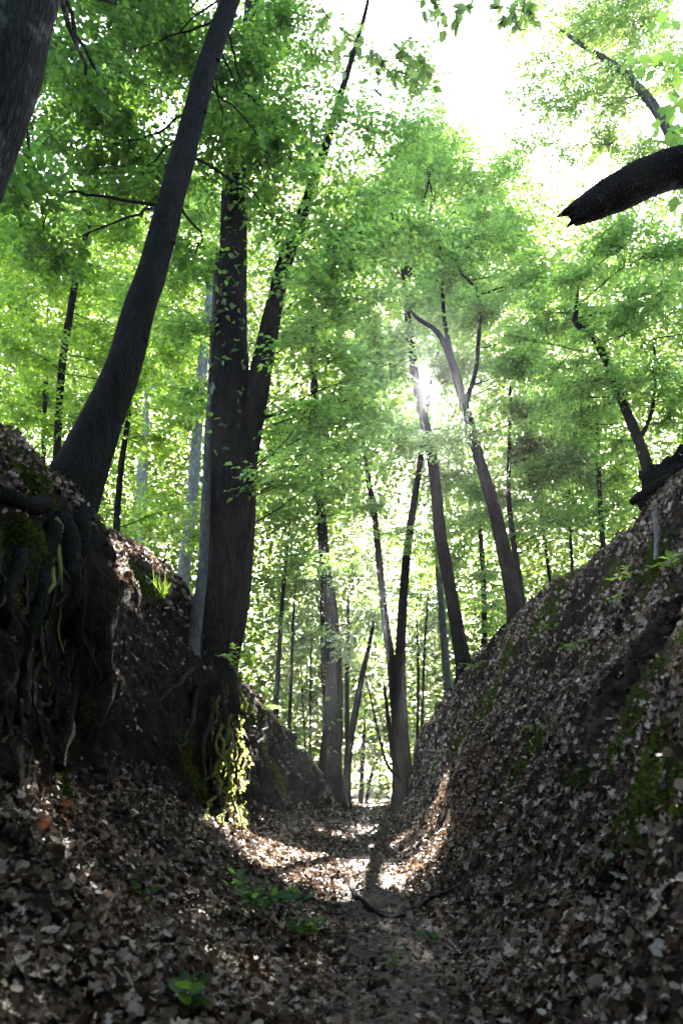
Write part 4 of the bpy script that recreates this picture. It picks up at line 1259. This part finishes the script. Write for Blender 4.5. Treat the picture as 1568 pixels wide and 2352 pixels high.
plant("seedling", "small grey-green seedlings beside the path under the branch", 985, 2180, 3, 4, .06, .12, M["herb"], 1.1)
plant("seedling", "bright green broad-leaved seedling at the top right edge of the right bank", 1545, 1320, 3, 5, .11, .22, M["fern"], 1.0)
plant("seedling", "bright green seedling on the right crest just below the root clod", 1455, 1345, 3, 6, .08, .3, M["fern"], 1.2)
plant("seedling", "green seedling on the upper right bank left of the crest seedling", 1432, 1395, 3, 5, .07, .2, M["fern"], 1.2)
plant("fern", "light green fern sprawling in the middle of the right bank", 1325, 1505, 6, 12, .045, .3, M["fern"], 1.4, cat="fern")
plant("fern", "light green fern on the bare earth of the right bank below the crest", 1275, 1455, 4, 12, .045, .26, M["fern"], 1.4, cat="fern")
plant("fern", "small fern low on the right bank among dead leaves", 1228, 1690, 4, 11, .04, .22, M["fern"], 1.4, cat="fern")
plant("fern", "dark green fern clump at the foot of the tall straight bank tree", 1100, 1545, 7, 12, .07, .55, M["fern"], 1.4, cat="fern")
plant("fern", "pale fern growing from the top of the sunlit mossy roots", 548, 1552, 6, 12, .06, .42, M["fern"], 1.2, cat="fern")
plant("fern", "fern on the left crest beyond the sunlit roots", 610, 1640, 6, 11, .06, .42, M["fern"], 1.3, cat="fern")
plant("seedling", "tiny green seedling on the left slope near the left edge", 330, 2080, 2, 4, .06, .12, M["herb"], 1.0)
# grass tuft on the left bank
g, n = ground_pt(368, 1372)
gt = empty("grass_tuft", g, "bright green grass tuft on the dark left bank", "grass")
BL = (np.array([(-.02, 0, 0), (.02, 0, 0), (.014, .5, .06), (-.014, .5, .06), (0, 1, -.05)], float), None)
bm_ = mesh_from("blade", BL[0], [np.array([(0, 1, 2, 3)]), np.array([(3, 2, 4)])], M["fern"])
nb = 46
ax_ = np.array([0, -.2, 1.0]) + rng.normal(0, .5, (nb, 3))
leaf_objects("blade", bm_, gt, g + rng.normal(0, .04, (nb, 3)) * np.array([1, 1, .2]), frames(ax_, rng.normal(0, 1, (nb, 3))), rng.uniform(.2, .42, nb), g)
# rusty leaves on the left slope
for k, (u, v, lab, sz) in enumerate([(128, 1880, "bright rust-red dead leaf on the left slope, the uppermost", .12), (85, 1915, "rust-brown dead leaf on the left slope, left of the red one", .13), (150, 1905, "orange dead leaf on the left slope, right of the red one", .10)]):
    g, n = ground_pt(u, v)
    t = link("dead_leaf", mesh_from("dead_leaf", *(lambda q: (q[0], [q[1]]))(lobed(20 + k, 3, .6)), M["litter_red"]), None, lab, "leaf", "rust-coloured leaves")
    t.location = g + n * .03
    t.scale = (sz, sz, sz)
    t.rotation_euler = (.9, .3 - .4 * k, .8 * k)

# ------------------------------------------------------------------ thin haze volume added for the lens veil and sun glow
def box(name, lo3, hi3, mat):
    x0, y0, z0 = lo3
    x1, y1, z1 = hi3
    v = np.array([(x, y, z) for x in (x0, x1) for y in (y0, y1) for z in (z0, z1)], float)
    f = np.array([(0, 1, 3, 2), (4, 6, 7, 5), (0, 4, 5, 1), (2, 3, 7, 6), (0, 2, 6, 4), (1, 5, 7, 3)])
    return mesh_from(name, v, [f], mat)
hm, ht, hout = newmat("haze")
pv = ht.nodes.new("ShaderNodeVolumePrincipled")
pv.inputs["Color"].default_value = (.93, .97, 1, 1)
pv.inputs["Density"].default_value = 0.0005
pv.inputs["Anisotropy"].default_value = 0.75
ht.links.new(pv.outputs[0], hout.inputs["Volume"])
link("haze", box("haze", (-170, -34, -2.0), (170, 155, 62), hm), kind="stuff", label="thin haze volume added for the lens veil round the sun")
